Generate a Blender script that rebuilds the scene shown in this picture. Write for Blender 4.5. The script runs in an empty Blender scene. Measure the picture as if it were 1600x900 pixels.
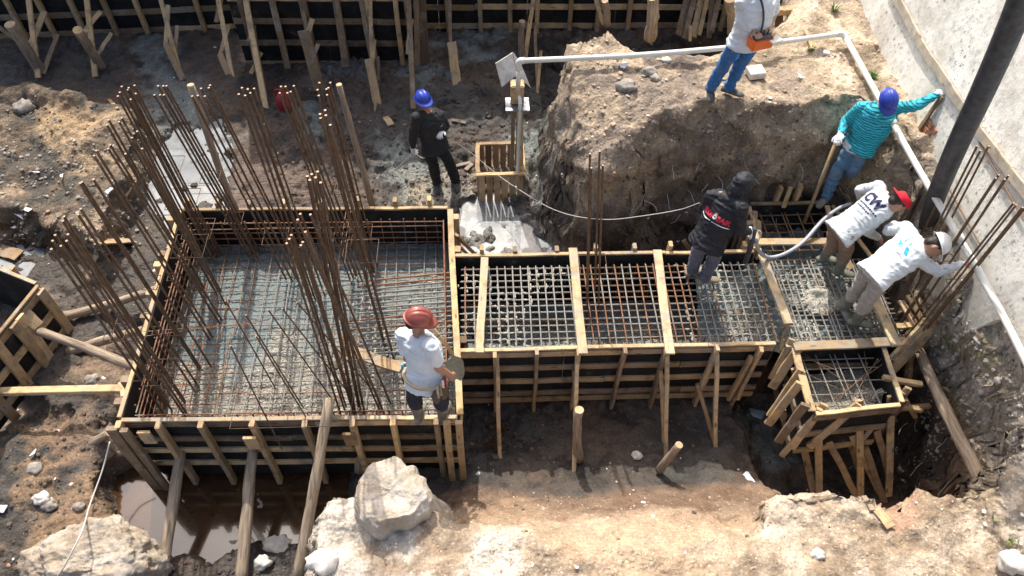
import bpy, bmesh, math, random
import numpy as np
from mathutils import Vector, Matrix, noise as mnoise
from mathutils.bvhtree import BVHTree
R = math.radians
rnd = random.Random(7)
sc = bpy.context.scene
col = sc.collection

# ------------------------------------------------------------------ camera
F, PITCH, YAW, ROLL, CH = 1240.0, R(51.3), R(-2.6), R(0.9), 8.0
fw = Vector((-math.sin(YAW)*math.cos(PITCH), math.cos(YAW)*math.cos(PITCH), -math.sin(PITCH)))
_rt = fw.cross(Vector((0, 0, 1))).normalized(); _up = _rt.cross(fw)
rt = _rt*math.cos(ROLL)+_up*math.sin(ROLL); up = -_rt*math.sin(ROLL)+_up*math.cos(ROLL)
CAM = Vector((0, 0, CH))
cd = bpy.data.cameras.new('camera'); cam = bpy.data.objects.new('camera', cd); col.objects.link(cam)
cd.sensor_width = 36; cd.lens = 36*F/1600; cd.clip_start = .1; cd.clip_end = 1500
cam.matrix_world = Matrix(((rt.x, up.x, -fw.x, 0), (rt.y, up.y, -fw.y, 0), (rt.z, up.z, -fw.z, CH), (0, 0, 0, 1)))
sc.camera = cam

def ray(x, y): return fw*F + rt*(x-800) - up*(y-450)
def at(x, y, z=0.0):
    d = ray(x, y); return CAM + d*((z-CH)/d.z)
def atY(x, y, Y):
    d = ray(x, y); return CAM + d*(Y/d.y)
WX, WB = 4.90, .2        # neighbour's wall: foot and batter
def atW(x, y, off=0.0):
    d = ray(x, y)        # X = WX-off + WB*(z-2)
    t = (WX-off+WB*(CH-2))/(d.x-WB*d.z); return CAM + d*t

# ------------------------------------------------------------------ light
SD = Vector((-.16, .80, 1.1)).normalized()
elev = math.asin(SD.z); azim = math.atan2(SD.x, SD.y)
w = bpy.data.worlds.new('World'); sc.world = w; w.use_nodes = True
nt = w.node_tree; bg = nt.nodes['Background']
sky = nt.nodes.new('ShaderNodeTexSky'); sky.sky_type = 'NISHITA'; sky.sun_disc = False
sky.sun_elevation = elev; sky.sun_rotation = azim
sky.air_density = 1.0; sky.dust_density = 6.0; sky.ozone_density = 1.0
nt.links.new(sky.outputs[0], bg.inputs[0]); bg.inputs[1].default_value = .15
sl = bpy.data.lights.new('sun', 'SUN'); sl.energy = 3.15; sl.angle = R(.6); sl.color = (1, .95, .87)
so = bpy.data.objects.new('sun', sl); col.objects.link(so)
so.rotation_euler = SD.to_track_quat('Z', 'Y').to_euler()
sc.view_settings.view_transform = 'Standard'; sc.view_settings.look = 'None'
sc.view_settings.exposure = .60; sc.view_settings.gamma = 1
sc.cycles.max_bounces = 6

# ------------------------------------------------------------------ materials
def newmat(name):
    m = bpy.data.materials.new(name); m.use_nodes = True
    n = m.node_tree.nodes; l = m.node_tree.links; return m, n, l, n['Principled BSDF']
def coords(n, l, kind='Object', scale=(1, 1, 1), rndoff=False):
    t = n.new('ShaderNodeTexCoord'); mp = n.new('ShaderNodeMapping')
    if kind == 'World':
        g = n.new('ShaderNodeNewGeometry'); l.new(g.outputs['Position'], mp.inputs['Vector'])
    else: l.new(t.outputs[kind], mp.inputs['Vector'])
    mp.inputs['Scale'].default_value = scale
    if rndoff:
        oi = n.new('ShaderNodeObjectInfo'); vm = n.new('ShaderNodeVectorMath'); vm.operation = 'SCALE'
        cx = n.new('ShaderNodeCombineXYZ')
        for i in range(3): l.new(oi.outputs['Random'], cx.inputs[i])
        l.new(cx.outputs[0], vm.inputs[0]); vm.inputs['Scale'].default_value = 37
        l.new(vm.outputs[0], mp.inputs['Location'])
    return mp.outputs[0]
def noisen(n, l, vec, scale, detail=4, rough=.6):
    t = n.new('ShaderNodeTexNoise'); t.inputs['Scale'].default_value = scale
    t.inputs['Detail'].default_value = detail; t.inputs['Roughness'].default_value = rough
    l.new(vec, t.inputs['Vector']); return t.outputs[0]
def ramp(n, l, fac, stops):
    r = n.new('ShaderNodeValToRGB'); e = r.color_ramp.elements
    while len(e) < len(stops): e.new(.5)
    for k, (p, c) in enumerate(stops):
        e[k].position = p; e[k].color = (c[0], c[1], c[2], 1) if not isinstance(c, (int, float)) else (c, c, c, 1)
    l.new(fac, r.inputs[0]); return r.outputs[0]
def mix(n, l, fac, a, b, mode='MIX'):
    m = n.new('ShaderNodeMix'); m.data_type = 'RGBA'; m.blend_type = mode
    for s, v in ((0, fac), (6, a), (7, b)):
        if isinstance(v, (int, float)): m.inputs[s].default_value = v
        elif isinstance(v, (tuple, list)): m.inputs[s].default_value = (*v[:3], 1)
        else: l.new(v, m.inputs[s])
    return m.outputs[2]
def bump(n, l, bs, h, strength=.4, dist=.01):
    b = n.new('ShaderNodeBump'); b.inputs['Strength'].default_value = strength; b.inputs['Distance'].default_value = dist
    l.new(h, b.inputs['Height']); l.new(b.outputs[0], bs.inputs['Normal'])

def wood(name, c1, c2, c3, smear=0.0):
    m, n, l, b = newmat(name)
    v = coords(n, l, 'Object', (1.2, 14, 14), True)
    g = noisen(n, l, v, 3, 6, .65)
    base = ramp(n, l, g, [(.3, c1), (.52, c2), (.72, c3)])
    oi = n.new('ShaderNodeObjectInfo')
    tone = ramp(n, l, oi.outputs['Random'], [(0, (.50, .43, .36)), (.4, (.88, .84, .78)), (.7, (.95, .88, .76)), (1, (1.2, 1.16, 1.08))])
    base = mix(n, l, 1, base, tone, 'MULTIPLY')
    v2 = coords(n, l, 'World', (1, 1, 1))
    d = noisen(n, l, v2, 5, 5, .7)
    dm = ramp(n, l, d, [(.48, 0), (.68, .75)])
    base = mix(n, l, dm, base, (.11, .085, .06))
    base = mix(n, l, ramp(n, l, noisen(n, l, v2, 2.6, 6, .75), [(.5, 0), (.62, .6)]), base, (.33, .29, .24))
    kn = n.new('ShaderNodeTexVoronoi'); kn.inputs['Scale'].default_value = 1.0
    l.new(coords(n, l, 'Object', (3.2, 11, 11), True), kn.inputs['Vector'])
    base = mix(n, l, ramp(n, l, kn.outputs['Distance'], [(.08, .8), (.16, 0)]), base, (.07, .04, .02))
    if smear:
        s = ramp(n, l, noisen(n, l, v2, 9, 6, .7), [(.5-smear*.2, 1), (.56, 0)])
        base = mix(n, l, s, base, (.30, .30, .27))
    l.new(base, b.inputs['Base Color']); b.inputs['Roughness'].default_value = .8
    bump(n, l, b, g, .5, .004); return m
M = {}
M['wood'] = wood('timber', (.46, .31, .16), (.62, .46, .27), (.40, .27, .14))
M['woodold'] = wood('aged_timber', (.17, .12, .08), (.28, .20, .13), (.10, .07, .05))
M['woodcem'] = wood('cement_smeared_timber', (.5, .37, .2), (.62, .48, .29), (.42, .3, .16), 1.0)
def logm():
    m, n, l, b = newmat('round_timber')
    v = coords(n, l, 'Object', (14, 14, 1.5), True); g = noisen(n, l, v, 2.5, 6, .7)
    base = ramp(n, l, g, [(.3, (.10, .07, .05)), (.5, (.30, .23, .16)), (.7, (.46, .37, .27))])
    l.new(base, b.inputs['Base Color']); b.inputs['Roughness'].default_value = .85; bump(n, l, b, g, .8, .008); return m
M['log'] = logm()
M['woodpale'] = wood('weathered_pale_timber', (.42, .36, .29), (.55, .49, .41), (.33, .27, .21), .8)
def simple(name, c, rough=.6, metal=0, nscale=0, var=.3, bmp=0, bd=.003):
    m, n, l, b = newmat(name)
    b.inputs['Roughness'].default_value = rough; b.inputs['Metallic'].default_value = metal
    if nscale:
        g = noisen(n, l, coords(n, l, 'Object', (1, 1, 1)), nscale, 5, .65)
        l.new(ramp(n, l, g, [(.3, tuple(x*(1-var) for x in c)), (.7, tuple(min(1, x*(1+var)) for x in c))]), b.inputs['Base Color'])
        if bmp: bump(n, l, b, g, bmp, bd)
    else: b.inputs['Base Color'].default_value = (*c, 1)
    return m
def plyw():
    m, n, l, b = newmat('black_film_plywood')
    g = noisen(n, l, coords(n, l, 'World', (1, 1, 1)), 4, 6, .7)
    c = ramp(n, l, g, [(.45, (.012, .012, .013)), (.62, (.028, .027, .026)), (.78, (.14, .14, .13))])
    l.new(c, b.inputs['Base Color']); b.inputs['Roughness'].default_value = .6
    b.inputs['Specular IOR Level'].default_value = .25; return m
M['ply'] = plyw()
def steel(name, lo, hi, cem):
    m, n, l, b = newmat(name)
    v = coords(n, l, 'World', (1, 1, 1))
    g = noisen(n, l, v, 14, 4, .7)
    c = ramp(n, l, g, [(.35, lo), (.65, hi)])
    k = noisen(n, l, v, 3.5, 5, .7)
    c = mix(n, l, ramp(n, l, k, [(.62-cem*.35, 0), (.72-cem*.35, .9)]), c, (.25, .25, .23))
    l.new(c, b.inputs['Base Color']); b.inputs['Roughness'].default_value = .75
    bump(n, l, b, noisen(n, l, v, 160, 2, .5), .4, .003); return m
M['rust'] = steel('rusty_steel', (.085, .052, .033), (.19, .115, .065), .02)
M['rustred'] = steel('orange_rusty_steel', (.16, .075, .04), (.31, .15, .08), .2)
M['cemsteel'] = steel('cement_coated_steel', (.16, .12, .09), (.30, .25, .2), .62)
M['cut'] = simple('sunlit_cut_steel', (.42, .27, .17), .6)  # bar ends lighter than the rust: sun on the cuts, put into the colour
def concrete():
    m, n, l, b = newmat('wet_concrete')
    v = coords(n, l, 'World', (1, 1, 1))
    patch = noisen(n, l, v, 1.3, 3, .5)
    ag = n.new('ShaderNodeTexVoronoi'); ag.inputs['Scale'].default_value = 42; l.new(v, ag.inputs['Vector'])
    f = noisen(n, l, v, 30, 6, .75)
    smooth = ramp(n, l, f, [(.3, (.125, .16, .16)), (.7, (.20, .24, .235))])
    gravel = ramp(n, l, ag.outputs['Color'], [(.1, (.22, .20, .165)), (.45, (.34, .31, .25)), (.9, (.48, .44, .36))])
    gravel = mix(n, l, ramp(n, l, f, [(.35, 1), (.55, 0)]), gravel, (.15, .155, .14))
    g = n.new('ShaderNodeNewGeometry'); sx = n.new('ShaderNodeSeparateXYZ'); l.new(g.outputs['Position'], sx.inputs[0])
    ma = n.new('ShaderNodeMath'); ma.operation = 'MULTIPLY_ADD'; l.new(sx.outputs['Y'], ma.inputs[0]); ma.inputs[1].default_value = -.22; ma.inputs[2].default_value = 1.19
    ad = n.new('ShaderNodeMath'); ad.operation = 'ADD'; l.new(ma.outputs[0], ad.inputs[0]); l.new(patch, ad.inputs[1])
    pm = ramp(n, l, ad.outputs[0], [(.50, 0), (.60, 1)])
    l.new(mix(n, l, pm, smooth, gravel), b.inputs['Base Color'])
    l.new(ramp(n, l, pm, [(0, .38), (1, .7)]), b.inputs['Roughness'])
    bump(n, l, b, mix(n, l, pm, f, ag.outputs['Distance']), .9, .02); return m
M['conc'] = concrete()
M['slop'] = simple('lumpy_concrete', (.40, .38, .32), .75, 0, 55, .45, .9, .02)
M['rope'] = simple('pale_cord', (.55, .53, .48), .7)
M['wire'] = simple('tie_wire', (.20, .12, .07), .6)
M['pvc'] = simple('white_pvc', (.74, .73, .66), .35, 0, 3, .08)
M['rubber'] = simple('black_rubber', (.045, .052, .062), .55, 0, 12, .6, .3)
M['stone'] = simple('rubble_stone', (.30, .27, .23), .9, 0, 14, .45, .8, .02)
M['palestone'] = simple('pale_rubble', (.62, .58, .52), .9, 0, 16, .25, .6, .01)
M['brick'] = simple('broken_brick', (.42, .20, .12), .9, 0, 20, .3, .6, .01)
M['paper'] = simple('crumpled_paper', (.78, .77, .78), .8)
M['metal'] = simple('zinc_plate', (.35, .38, .42), .35, .8, 9, .3)
M['ragblue'] = simple('pale_blue_rag', (.55, .68, .82), .8, 0, 25, .15, .5)
def rock():
    m, n, l, b = newmat('weathered_rock')
    v = coords(n, l, 'World', (1, 1, 1))
    a = noisen(n, l, v, 3.0, 8, .7); c = noisen(n, l, v, 22, 6, .7)
    base = ramp(n, l, a, [(.32, (.24, .19, .14)), (.45, (.42, .34, .25)), (.6, (.58, .52, .43)), (.75, (.50, .41, .31))])
    base = mix(n, l, ramp(n, l, c, [(.28, .8), (.45, 0)]), base, (.17, .13, .095))
    l.new(base, b.inputs['Base Color']); b.inputs['Roughness'].default_value = .92; bump(n, l, b, c, 1.0, .035); return m
def rock2():
    m, n, l, b = newmat('chalky_rock')
    v = coords(n, l, 'World', (1, 1, 1))
    a = noisen(n, l, v, 3.0, 8, .7); c = noisen(n, l, v, 22, 6, .7)
    base = ramp(n, l, a, [(.32, (.38, .31, .23)), (.45, (.52, .44, .34)), (.6, (.66, .60, .51)), (.75, (.56, .47, .37))])
    base = mix(n, l, ramp(n, l, c, [(.28, .8), (.45, 0)]), base, (.34, .30, .26))
    l.new(base, b.inputs['Base Color']); b.inputs['Roughness'].default_value = .92; bump(n, l, b, c, 1.0, .035); return m
M['rock'] = rock()
M['rockw'] = rock2()
def plaster():
    m, n, l, b = newmat('white_plaster')
    v = coords(n, l, 'World', (1, 1, 1))
    spk = n.new('ShaderNodeTexVoronoi'); spk.inputs['Scale'].default_value = 13; l.new(v, spk.inputs['Vector'])
    big = noisen(n, l, v, 1.6, 6, .7); f = noisen(n, l, v, 26, 5, .7); md = noisen(n, l, v, 7, 6, .75)
    c = ramp(n, l, big, [(.3, (.55, .52, .44)), (.5, (.86, .84, .76)), (.7, (.93, .92, .88))])
    c = mix(n, l, ramp(n, l, md, [(.50, 0), (.64, .85)]), c, (.50, .51, .48))
    sm = mix(n, l, 1, ramp(n, l, spk.outputs['Distance'], [(.2, 1), (.34, 0)]), ramp(n, l, f, [(.47, 0), (.53, 1)]), 'MULTIPLY')
    wv_ = coords(n, l, 'World', (1, .9, .35)); st = noisen(n, l, wv_, 4.5, 6, .7)
    c = mix(n, l, ramp(n, l, st, [(.55, 0), (.7, .55)]), c, (.52, .47, .38))
    msk = ramp(n, l, noisen(n, l, v, .9, 3, .6), [(.42, .1), (.6, 1)]); sm = mix(n, l, 1, sm, msk, 'MULTIPLY')
    c = mix(n, l, sm, c, (.30, .30, .28))
    sp2 = n.new('ShaderNodeTexVoronoi'); sp2.inputs['Scale'].default_value = 38; l.new(v, sp2.inputs['Vector'])
    sm2 = mix(n, l, 1, ramp(n, l, sp2.outputs['Distance'], [(.2, 1), (.3, 0)]), ramp(n, l, noisen(n, l, v, 3.2, 4, .7), [(.48, 0), (.6, 1)]), 'MULTIPLY')
    c = mix(n, l, mix(n, l, 1, sm2, msk, 'MULTIPLY'), c, (.25, .25, .24))
    # damp grey foot of the wall
    g = n.new('ShaderNodeNewGeometry'); sx = n.new('ShaderNodeSeparateXYZ'); l.new(g.outputs['Position'], sx.inputs[0])
    ad = n.new('ShaderNodeMath'); ad.operation = 'ADD'; l.new(sx.outputs['Z'], ad.inputs[0])
    mu = n.new('ShaderNodeMath'); mu.operation = 'MULTIPLY'; l.new(md, mu.inputs[0]); mu.inputs[1].default_value = 1.2
    l.new(mu.outputs[0], ad.inputs[1])
    mr = n.new('ShaderNodeMapRange'); l.new(ad.outputs[0], mr.inputs[0])
    for i, x in ((1, 2.2), (2, 3.5), (3, 1), (4, 0)): mr.inputs[i].default_value = x
    c = mix(n, l, mr.outputs[0], c, mix(n, l, .4, c, (.36, .35, .30)))
    l.new(c, b.inputs['Base Color']); b.inputs['Roughness'].default_value = .9; bump(n, l, b, md, .6, .02); return m
M['plaster'] = plaster()
def soil():
    m, n, l, b = newmat('earth')
    at_ = n.new('ShaderNodeAttribute'); at_.attribute_name = 'Col'
    wt = n.new('ShaderNodeAttribute'); wt.attribute_name = 'wet'
    v = coords(n, l, 'World', (1, 1, 1))
    f = noisen(n, l, v, 34, 7, .78); g = noisen(n, l, v, 7, 5, .65)
    vo = n.new('ShaderNodeTexVoronoi'); vo.inputs['Scale'].default_value = 26; l.new(v, vo.inputs['Vector'])
    c = mix(n, l, 1, at_.outputs['Color'], ramp(n, l, f, [(.28, .48), (.5, .97), (.75, 1.45)]), 'MULTIPLY')
    c = mix(n, l, 1, c, ramp(n, l, g, [(.3, (.72, .70, .68)), (.7, (1.25, 1.22, 1.18))]), 'MULTIPLY')
    pb = mix(n, l, 1, ramp(n, l, vo.outputs['Distance'], [(.16, 1), (.3, 0)]), ramp(n, l, vo.outputs['Color'], [(.66, 0), (.74, 1)]), 'MULTIPLY')
    c = mix(n, l, pb, c, mix(n, l, 1, at_.outputs['Color'], (2.0, 1.9, 1.8), 'MULTIPLY'))
    l.new(c, b.inputs['Base Color'])
    l.new(ramp(n, l, wt.outputs['Fac'], [(0, .93), (.6, .6), (1, .28)]), b.inputs['Roughness'])
    bump(n, l, b, mix(n, l, .4, f, vo.outputs['Distance']), 1.0, .03); return m
M['soil'] = soil()
def water(name, c, rough, bs=.05):
    m, n, l, b = newmat(name)
    v = coords(n, l, 'World', (1, 1, 1)); g = noisen(n, l, v, 3, 5, .65)
    l.new(ramp(n, l, g, [(.35, tuple(x*.65 for x in c)), (.65, tuple(x*1.25 for x in c))]), b.inputs['Base Color'])
    b.inputs['Roughness'].default_value = rough; b.inputs['IOR'].default_value = 1.6
    b.inputs['Coat Weight'].default_value = 1; b.inputs['Coat Roughness'].default_value = .02; b.inputs['Coat IOR'].default_value = 1.5
    if rough > .3: l.new(ramp(n, l, noisen(n, l, v, 6, 5, .7), [(.4, .18), (.6, .7)]), b.inputs['Roughness'])
    bump(n, l, b, noisen(n, l, v, 9, 2, .5), bs, .01); return m
M['water'] = water('muddy_water', (.06, .03, .014), .12)
M['slurry'] = water('cement_slurry_water', (.25, .265, .27), .6, .6)
M['slurry'].node_tree.nodes['Principled BSDF'].inputs['Coat Weight'].default_value = .5; M['slurry'].node_tree.nodes['Principled BSDF'].inputs['IOR'].default_value = 1.33
M['leaf'] = simple('weed_leaf', (.09, .16, .03), .6)

# ------------------------------------------------------------------ object helpers
def tag(o, label=None, cat=None, group=None, kind=None):
    if label: o['label'] = label
    if cat: o['category'] = cat
    if group: o['group'] = group
    if kind: o['kind'] = kind
    return o
def empty(name, loc, label=None, cat=None, group=None):
    o = bpy.data.objects.new(name, None); col.objects.link(o); o.location = loc; o.empty_display_size = .1
    return tag(o, label, cat, group)
def link(name, me, parent=None, mw=None):
    o = bpy.data.objects.new(name, me); col.objects.link(o)
    mw = mw if mw is not None else Matrix()
    if parent:
        o.parent = parent
        pl = parent.matrix_basis.translation.copy()
        if parent.parent: pl += parent.parent.matrix_basis.translation
        mw = Matrix.Translation(-pl) @ mw
    o.matrix_basis = mw
    return o
def mesh(name, vs, fs, mat, smooth=False):
    me = bpy.data.meshes.new(name); me.from_pydata([tuple(v) for v in vs], [], fs); me.materials.append(mat)
    if smooth: me.shade_smooth()
    me.update(); return me
BOXF = [(0, 2, 3, 1), (4, 5, 7, 6), (0, 1, 5, 4), (2, 6, 7, 3), (0, 4, 6, 2), (1, 3, 7, 5)]
_bc = {}
def board_mesh(L, w_, t, mat):
    """sawn board along local X with chamfered, slightly waney edges"""
    key = (round(L, 1), round(w_, 3), round(t, 3), mat.name)
    if key in _bc: return _bc[key]
    r = random.Random(hash(str(key)) & 0xffff)
    L = key[0]; vs = []; c = min(w_, t)*.12; n = 4
    for i in range(n+1):
        x = -L/2+L*i/n; dy = (r.random()-.5)*.012; dz = (r.random()-.5)*.008; k = 1+(r.random()-.5)*.05
        a, b_ = w_/2*k, t/2
        for y, z in ((-a+c, -b_), (a-c, -b_), (a, -b_+c), (a, b_-c), (a-c, b_), (-a+c, b_), (-a, b_-c), (-a, -b_+c)):
            vs.append((x, y+dy, z+dz))
    fs = []
    for i in range(n):
        for j in range(8):
            k = (j+1) % 8; fs.append((i*8+j, i*8+8+j, i*8+8+k, i*8+k))
    fs.append(tuple(range(8))); fs.append(tuple(reversed(range(n*8, n*8+8))))
    fs = [tuple(reversed(f)) for f in fs]
    me = mesh('board', vs, fs, mat); _bc[key] = me; return me
def frame(a, b, upv):
    x = (b-a).normalized(); z = (upv-x*upv.dot(x))
    if z.length < 1e-4: z = Vector((0, 1, 0))-x*x.y
    z.normalize(); y = z.cross(x)
    return x, y, z
def board(name, a, b, w_, t, mat='wood', parent=None, upv=(0, 0, 1)):
    a, b = Vector(a), Vector(b); L = (b-a).length; x, y, z = frame(a, b, Vector(upv)); c = (a+b)/2
    me = board_mesh(L, w_, t, M[mat]); s = L/round(L, 1)
    mw = Matrix(((x.x*s, y.x, z.x, c.x), (x.y*s, y.y, z.y, c.y), (x.z*s, y.z, z.z, c.z), (0, 0, 0, 1)))
    return link(name, me, parent, mw)
_cyl = {}
def bar_mesh(mat, capmat, seg=6):
    k = (mat.name, seg, capmat.name if capmat else '')
    if k in _cyl: return _cyl[k]
    vs = []; fs = []
    for z in (0, 1):
        for i in range(seg): a = 2*math.pi*i/seg; vs.append((math.cos(a), math.sin(a), z))
    for i in range(seg): j = (i+1) % seg; fs.append((i, j, seg+j, seg+i))
    fs.append(tuple(reversed(range(seg)))); fs.append(tuple(range(seg, 2*seg)))
    me = mesh('bar', vs, fs, mat); me.materials.append(capmat or mat); me.polygons[-1].material_index = 1
    _cyl[k] = me; return me
def bar(name, a, b, r=.007, mat='rust', parent=None, cap=None):
    a, b = Vector(a), Vector(b); z = (b-a); L = z.length; z /= L
    x = z.orthogonal().normalized(); y = z.cross(x)
    mw = Matrix(((x.x*r, y.x*r, z.x*L, a.x), (x.y*r, y.y*r, z.y*L, a.y), (x.z*r, y.z*r, z.z*L, a.z), (0, 0, 0, 1)))
    return link(name, bar_mesh(M[mat], M[cap] if cap else None), parent, mw)
def tube_data(pts, r, seg=8, vs=None, fs=None, closed=False, rfun=None):
    vs = [] if vs is None else vs; fs = [] if fs is None else fs
    pts = [Vector(p) for p in pts]; base = len(vs); n = len(pts); prev = None
    for i, p in enumerate(pts):
        d = (pts[min(i+1, n-1)]-pts[max(i-1, 0)])
        if closed: d = pts[(i+1) % n]-pts[i-1]
        d.normalize()
        u = d.orthogonal().normalized() if prev is None else (prev-d*prev.dot(d)).normalized()
        prev = u; v = d.cross(u); rr = rfun(i/(n-1)) if rfun else r
        for k in range(seg):
            a = 2*math.pi*k/seg; vs.append(p+u*(rr*math.cos(a))+v*(rr*math.sin(a)))
    m = n if closed else n-1
    for i in range(m):
        for k in range(seg):
            j = (k+1) % seg; A = base+i*seg; B = base+((i+1) % n)*seg
            fs.append((A+k, A+j, B+j, B+k))
    if not closed:
        fs.append(tuple(base+k for k in reversed(range(seg)))); fs.append(tuple(base+(n-1)*seg+k for k in range(seg)))
    return vs, fs
def spline(pts, n=8):
    P = [Vector(p) for p in pts]; P = [P[0]*2-P[1]]+P+[P[-1]*2-P[-2]]; out = []
    for i in range(1, len(P)-2):
        for k in range(n):
            t = k/n; a, b, c, d = P[i-1], P[i], P[i+1], P[i+2]
            out.append(.5*((2*b)+(c-a)*t+(2*a-5*b+4*c-d)*t*t+(3*b-a-3*c+d)*t**3))
    out.append(P[-2]); return out
def tube(name, pts, r, mat, parent=None, seg=8, smooth=True, **k):
    o = Vector(pts[0]); vs, fs = tube_data([Vector(p)-o for p in pts], r, seg, **k)
    return link(name, mesh(name, vs, fs, M[mat] if isinstance(mat, str) else mat, smooth), parent, Matrix.Translation(o))
def log(name, a, b, r, parent=None, seg=10, mat='log'):
    a, b = Vector(a), Vector(b); d = b-a; n = 9; rr = random.Random(int(a.x*977+b.y*131))
    s = d.orthogonal().normalized(); q = d.cross(s).normalized(); bx, by = rr.uniform(-.02, .02), rr.uniform(-.02, .02)
    # built along local Z so the grain follows the trunk
    L = d.length; zc = d.normalized(); xs = zc.orthogonal().normalized(); ys = zc.cross(xs)
    pts = [Vector((bx*math.sin(math.pi*i/n)+rr.uniform(-.004, .004), by*math.sin(math.pi*i/n)+rr.uniform(-.004, .004), L*i/n)) for i in range(n+1)]
    js = [rr.uniform(.92, 1.1) for _ in range(n+1)]
    vs, fs = tube_data(pts, r, seg, rfun=lambda t: r*js[int(round(t*n))]*(1.08-.18*t))
    me = mesh('log', vs, fs, M[mat]); me.shade_smooth()
    me.polygons[-1].use_smooth = False; me.materials.append(M['wood']); me.polygons[-1].material_index = 1; me.polygons[-2].use_smooth = False
    return link(name, me, parent, Matrix(((xs.x, ys.x, zc.x, a.x), (xs.y, ys.y, zc.y, a.y), (xs.z, ys.z, zc.z, a.z), (0, 0, 0, 1))))

def boxm(name, c, sx, sy, sz, mat, par, rz=0):
    vs = [(x*sx/2, y*sy/2, z*sz/2) for x in (-1, 1) for y in (-1, 1) for z in (-1, 1)]
    me = mesh(name, vs, [(0, 1, 3, 2), (4, 6, 7, 5), (0, 4, 5, 1), (2, 3, 7, 6), (1, 5, 7, 3), (0, 2, 6, 4)], M[mat])
    bm = bmesh.new(); bm.from_mesh(me); bmesh.ops.bevel(bm, geom=bm.edges[:], offset=min(sx, sy, sz)*.08, segments=2, affect='EDGES'); bm.to_mesh(me); bm.free()
    return link(name, me, par, Matrix.Translation(c) @ Matrix.Rotation(rz, 4, 'Z'))

# ------------------------------------------------------------------ numpy noise
def _hash(ix, iy, iz):
    h = (ix.astype(np.uint32)*np.uint32(374761393)+iy.astype(np.uint32)*np.uint32(668265263)+iz.astype(np.uint32)*np.uint32(2147483647))
    h = (h ^ (h >> np.uint32(13)))*np.uint32(1274126177); h ^= h >> np.uint32(16)
    return (h & np.uint32(0xffffff)).astype(np.float32)/np.float32(0xffffff)
def vnoise(x, y, z):
    x, y, z = (np.asarray(q, np.float32)+100 for q in (x, y, z))
    ix, iy, iz = (np.floor(q).astype(np.int64) for q in (x, y, z))
    fx, fy, fz = x-ix, y-iy, z-iz
    fx, fy, fz = (q*q*(3-2*q) for q in (fx, fy, fz)); o = 0
    for dx in (0, 1):
        for dy in (0, 1):
            for dz in (0, 1):
                wgt = (fx if dx else 1-fx)*(fy if dy else 1-fy)*(fz if dz else 1-fz)
                o = o+wgt*_hash(ix+dx, iy+dy, iz+dz)
    return o*2-1
def fbm(x, y, z, f, o=4, g=.5):
    s = 0; a = 1
    for i in range(o):
        s = s+a*vnoise(x*f+i*17.3, y*f+i*5.1, z*f+i*9.7); a *= g; f *= 2.03
    return s
def sdist(px, py, poly):
    """signed distance, positive inside"""
    d = np.full(px.shape, 1e9, np.float32); ins = np.zeros(px.shape, bool); n = len(poly)
    for i in range(n):
        ax, ay = poly[i][0], poly[i][1]; bx, by = poly[(i+1) % n][0], poly[(i+1) % n][1]
        ex, ey = bx-ax, by-ay; wx, wy = px-ax, py-ay
        t = np.clip((wx*ex+wy*ey)/(ex*ex+ey*ey+1e-9), 0, 1)
        d = np.minimum(d, (wx-ex*t)**2+(wy-ey*t)**2)
        c = ((ay > py) != (by > py)) & (px < (bx-ax)*(py-ay)/(by-ay+1e-12)+ax); ins ^= c
    d = np.sqrt(d); return np.where(ins, d, -d)
def sst(a, b, x): t = np.clip((x-a)/(b-a), 0, 1); return t*t*(3-2*t)
def PP(pts, z): return [at(x, y, z) for x, y in pts]

# ------------------------------------------------------------------ terrain
def dense(a, spans):
    for lo, hi, st in spans: a = np.concatenate([a[(a < lo-st) | (a > hi+st)], np.arange(lo, hi, st, dtype=np.float32)])
    return np.sort(a).astype(np.float32)
def axis(lo, hi, step, far, ratio=1.35):
    a = list(np.arange(lo, hi, step)); s = step; x = a[-1]
    while x < far: s *= ratio; x += s; a.append(x)
    s = step; x = lo; pre = []
    while x > -far: s *= ratio; x -= s; pre.append(x)
    return np.array(pre[::-1]+a, np.float32)
gx = dense(axis(-7.6, 5.6, .023, 600), [(.85, 1.2, .012), (4.3, 5.05, .008), (2.6, 3.1, .015)]); gy = dense(axis(1.7, 12.8, .023, 600), [(6.95, 7.5, .011), (2.7, 3.1, .014)])
GX, GY = np.meshgrid(gx, gy); N1, N2 = GX.shape
x0, y0 = GX.ravel(), GY.ravel(); zz = np.zeros_like(x0)
wxn = fbm(x0, y0, zz, 1.7, 4); wyn = fbm(x0, y0, zz+40, 1.7, 4)
X = x0+wxn*.07; Y = y0+wyn*.07
blot0 = fbm(x0, y0, zz+33, 1.3, 5, .6); big = fbm(x0, y0, zz+9, .55, 4); med = fbm(x0, y0, zz+3, 2.6, 4); fine = fbm(x0, y0, zz+5, 9, 4)
h = -.28+.28*sst(4.6, 6.6, Y)+big*.05
H = h.copy()
def plat(poly, z, wdt, und=0.0, off=0.0):
    global H
    s = sst(-wdt, 0.0, sdist(X, Y, poly)+off); H = H+(z+und-H)*s; return s
# soil heap on the left
heapL = PP([(-300, 150), (0, 160), (60, 158), (120, 165), (190, 190), (225, 240), (235, 300), (205, 345), (170, 390), (110, 385), (60, 375), (0, 372), (-300, 400)], .3)
sHL = plat(heapL, .42, .5, med*.14+big*.12)
# hump by the left-hand mud
plat(PP([(60, 690), (130, 700), (215, 760), (230, 820), (150, 900), (0, 960), (-200, 960), (-200, 760)], 0), .0, .6, med*.08)
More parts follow.
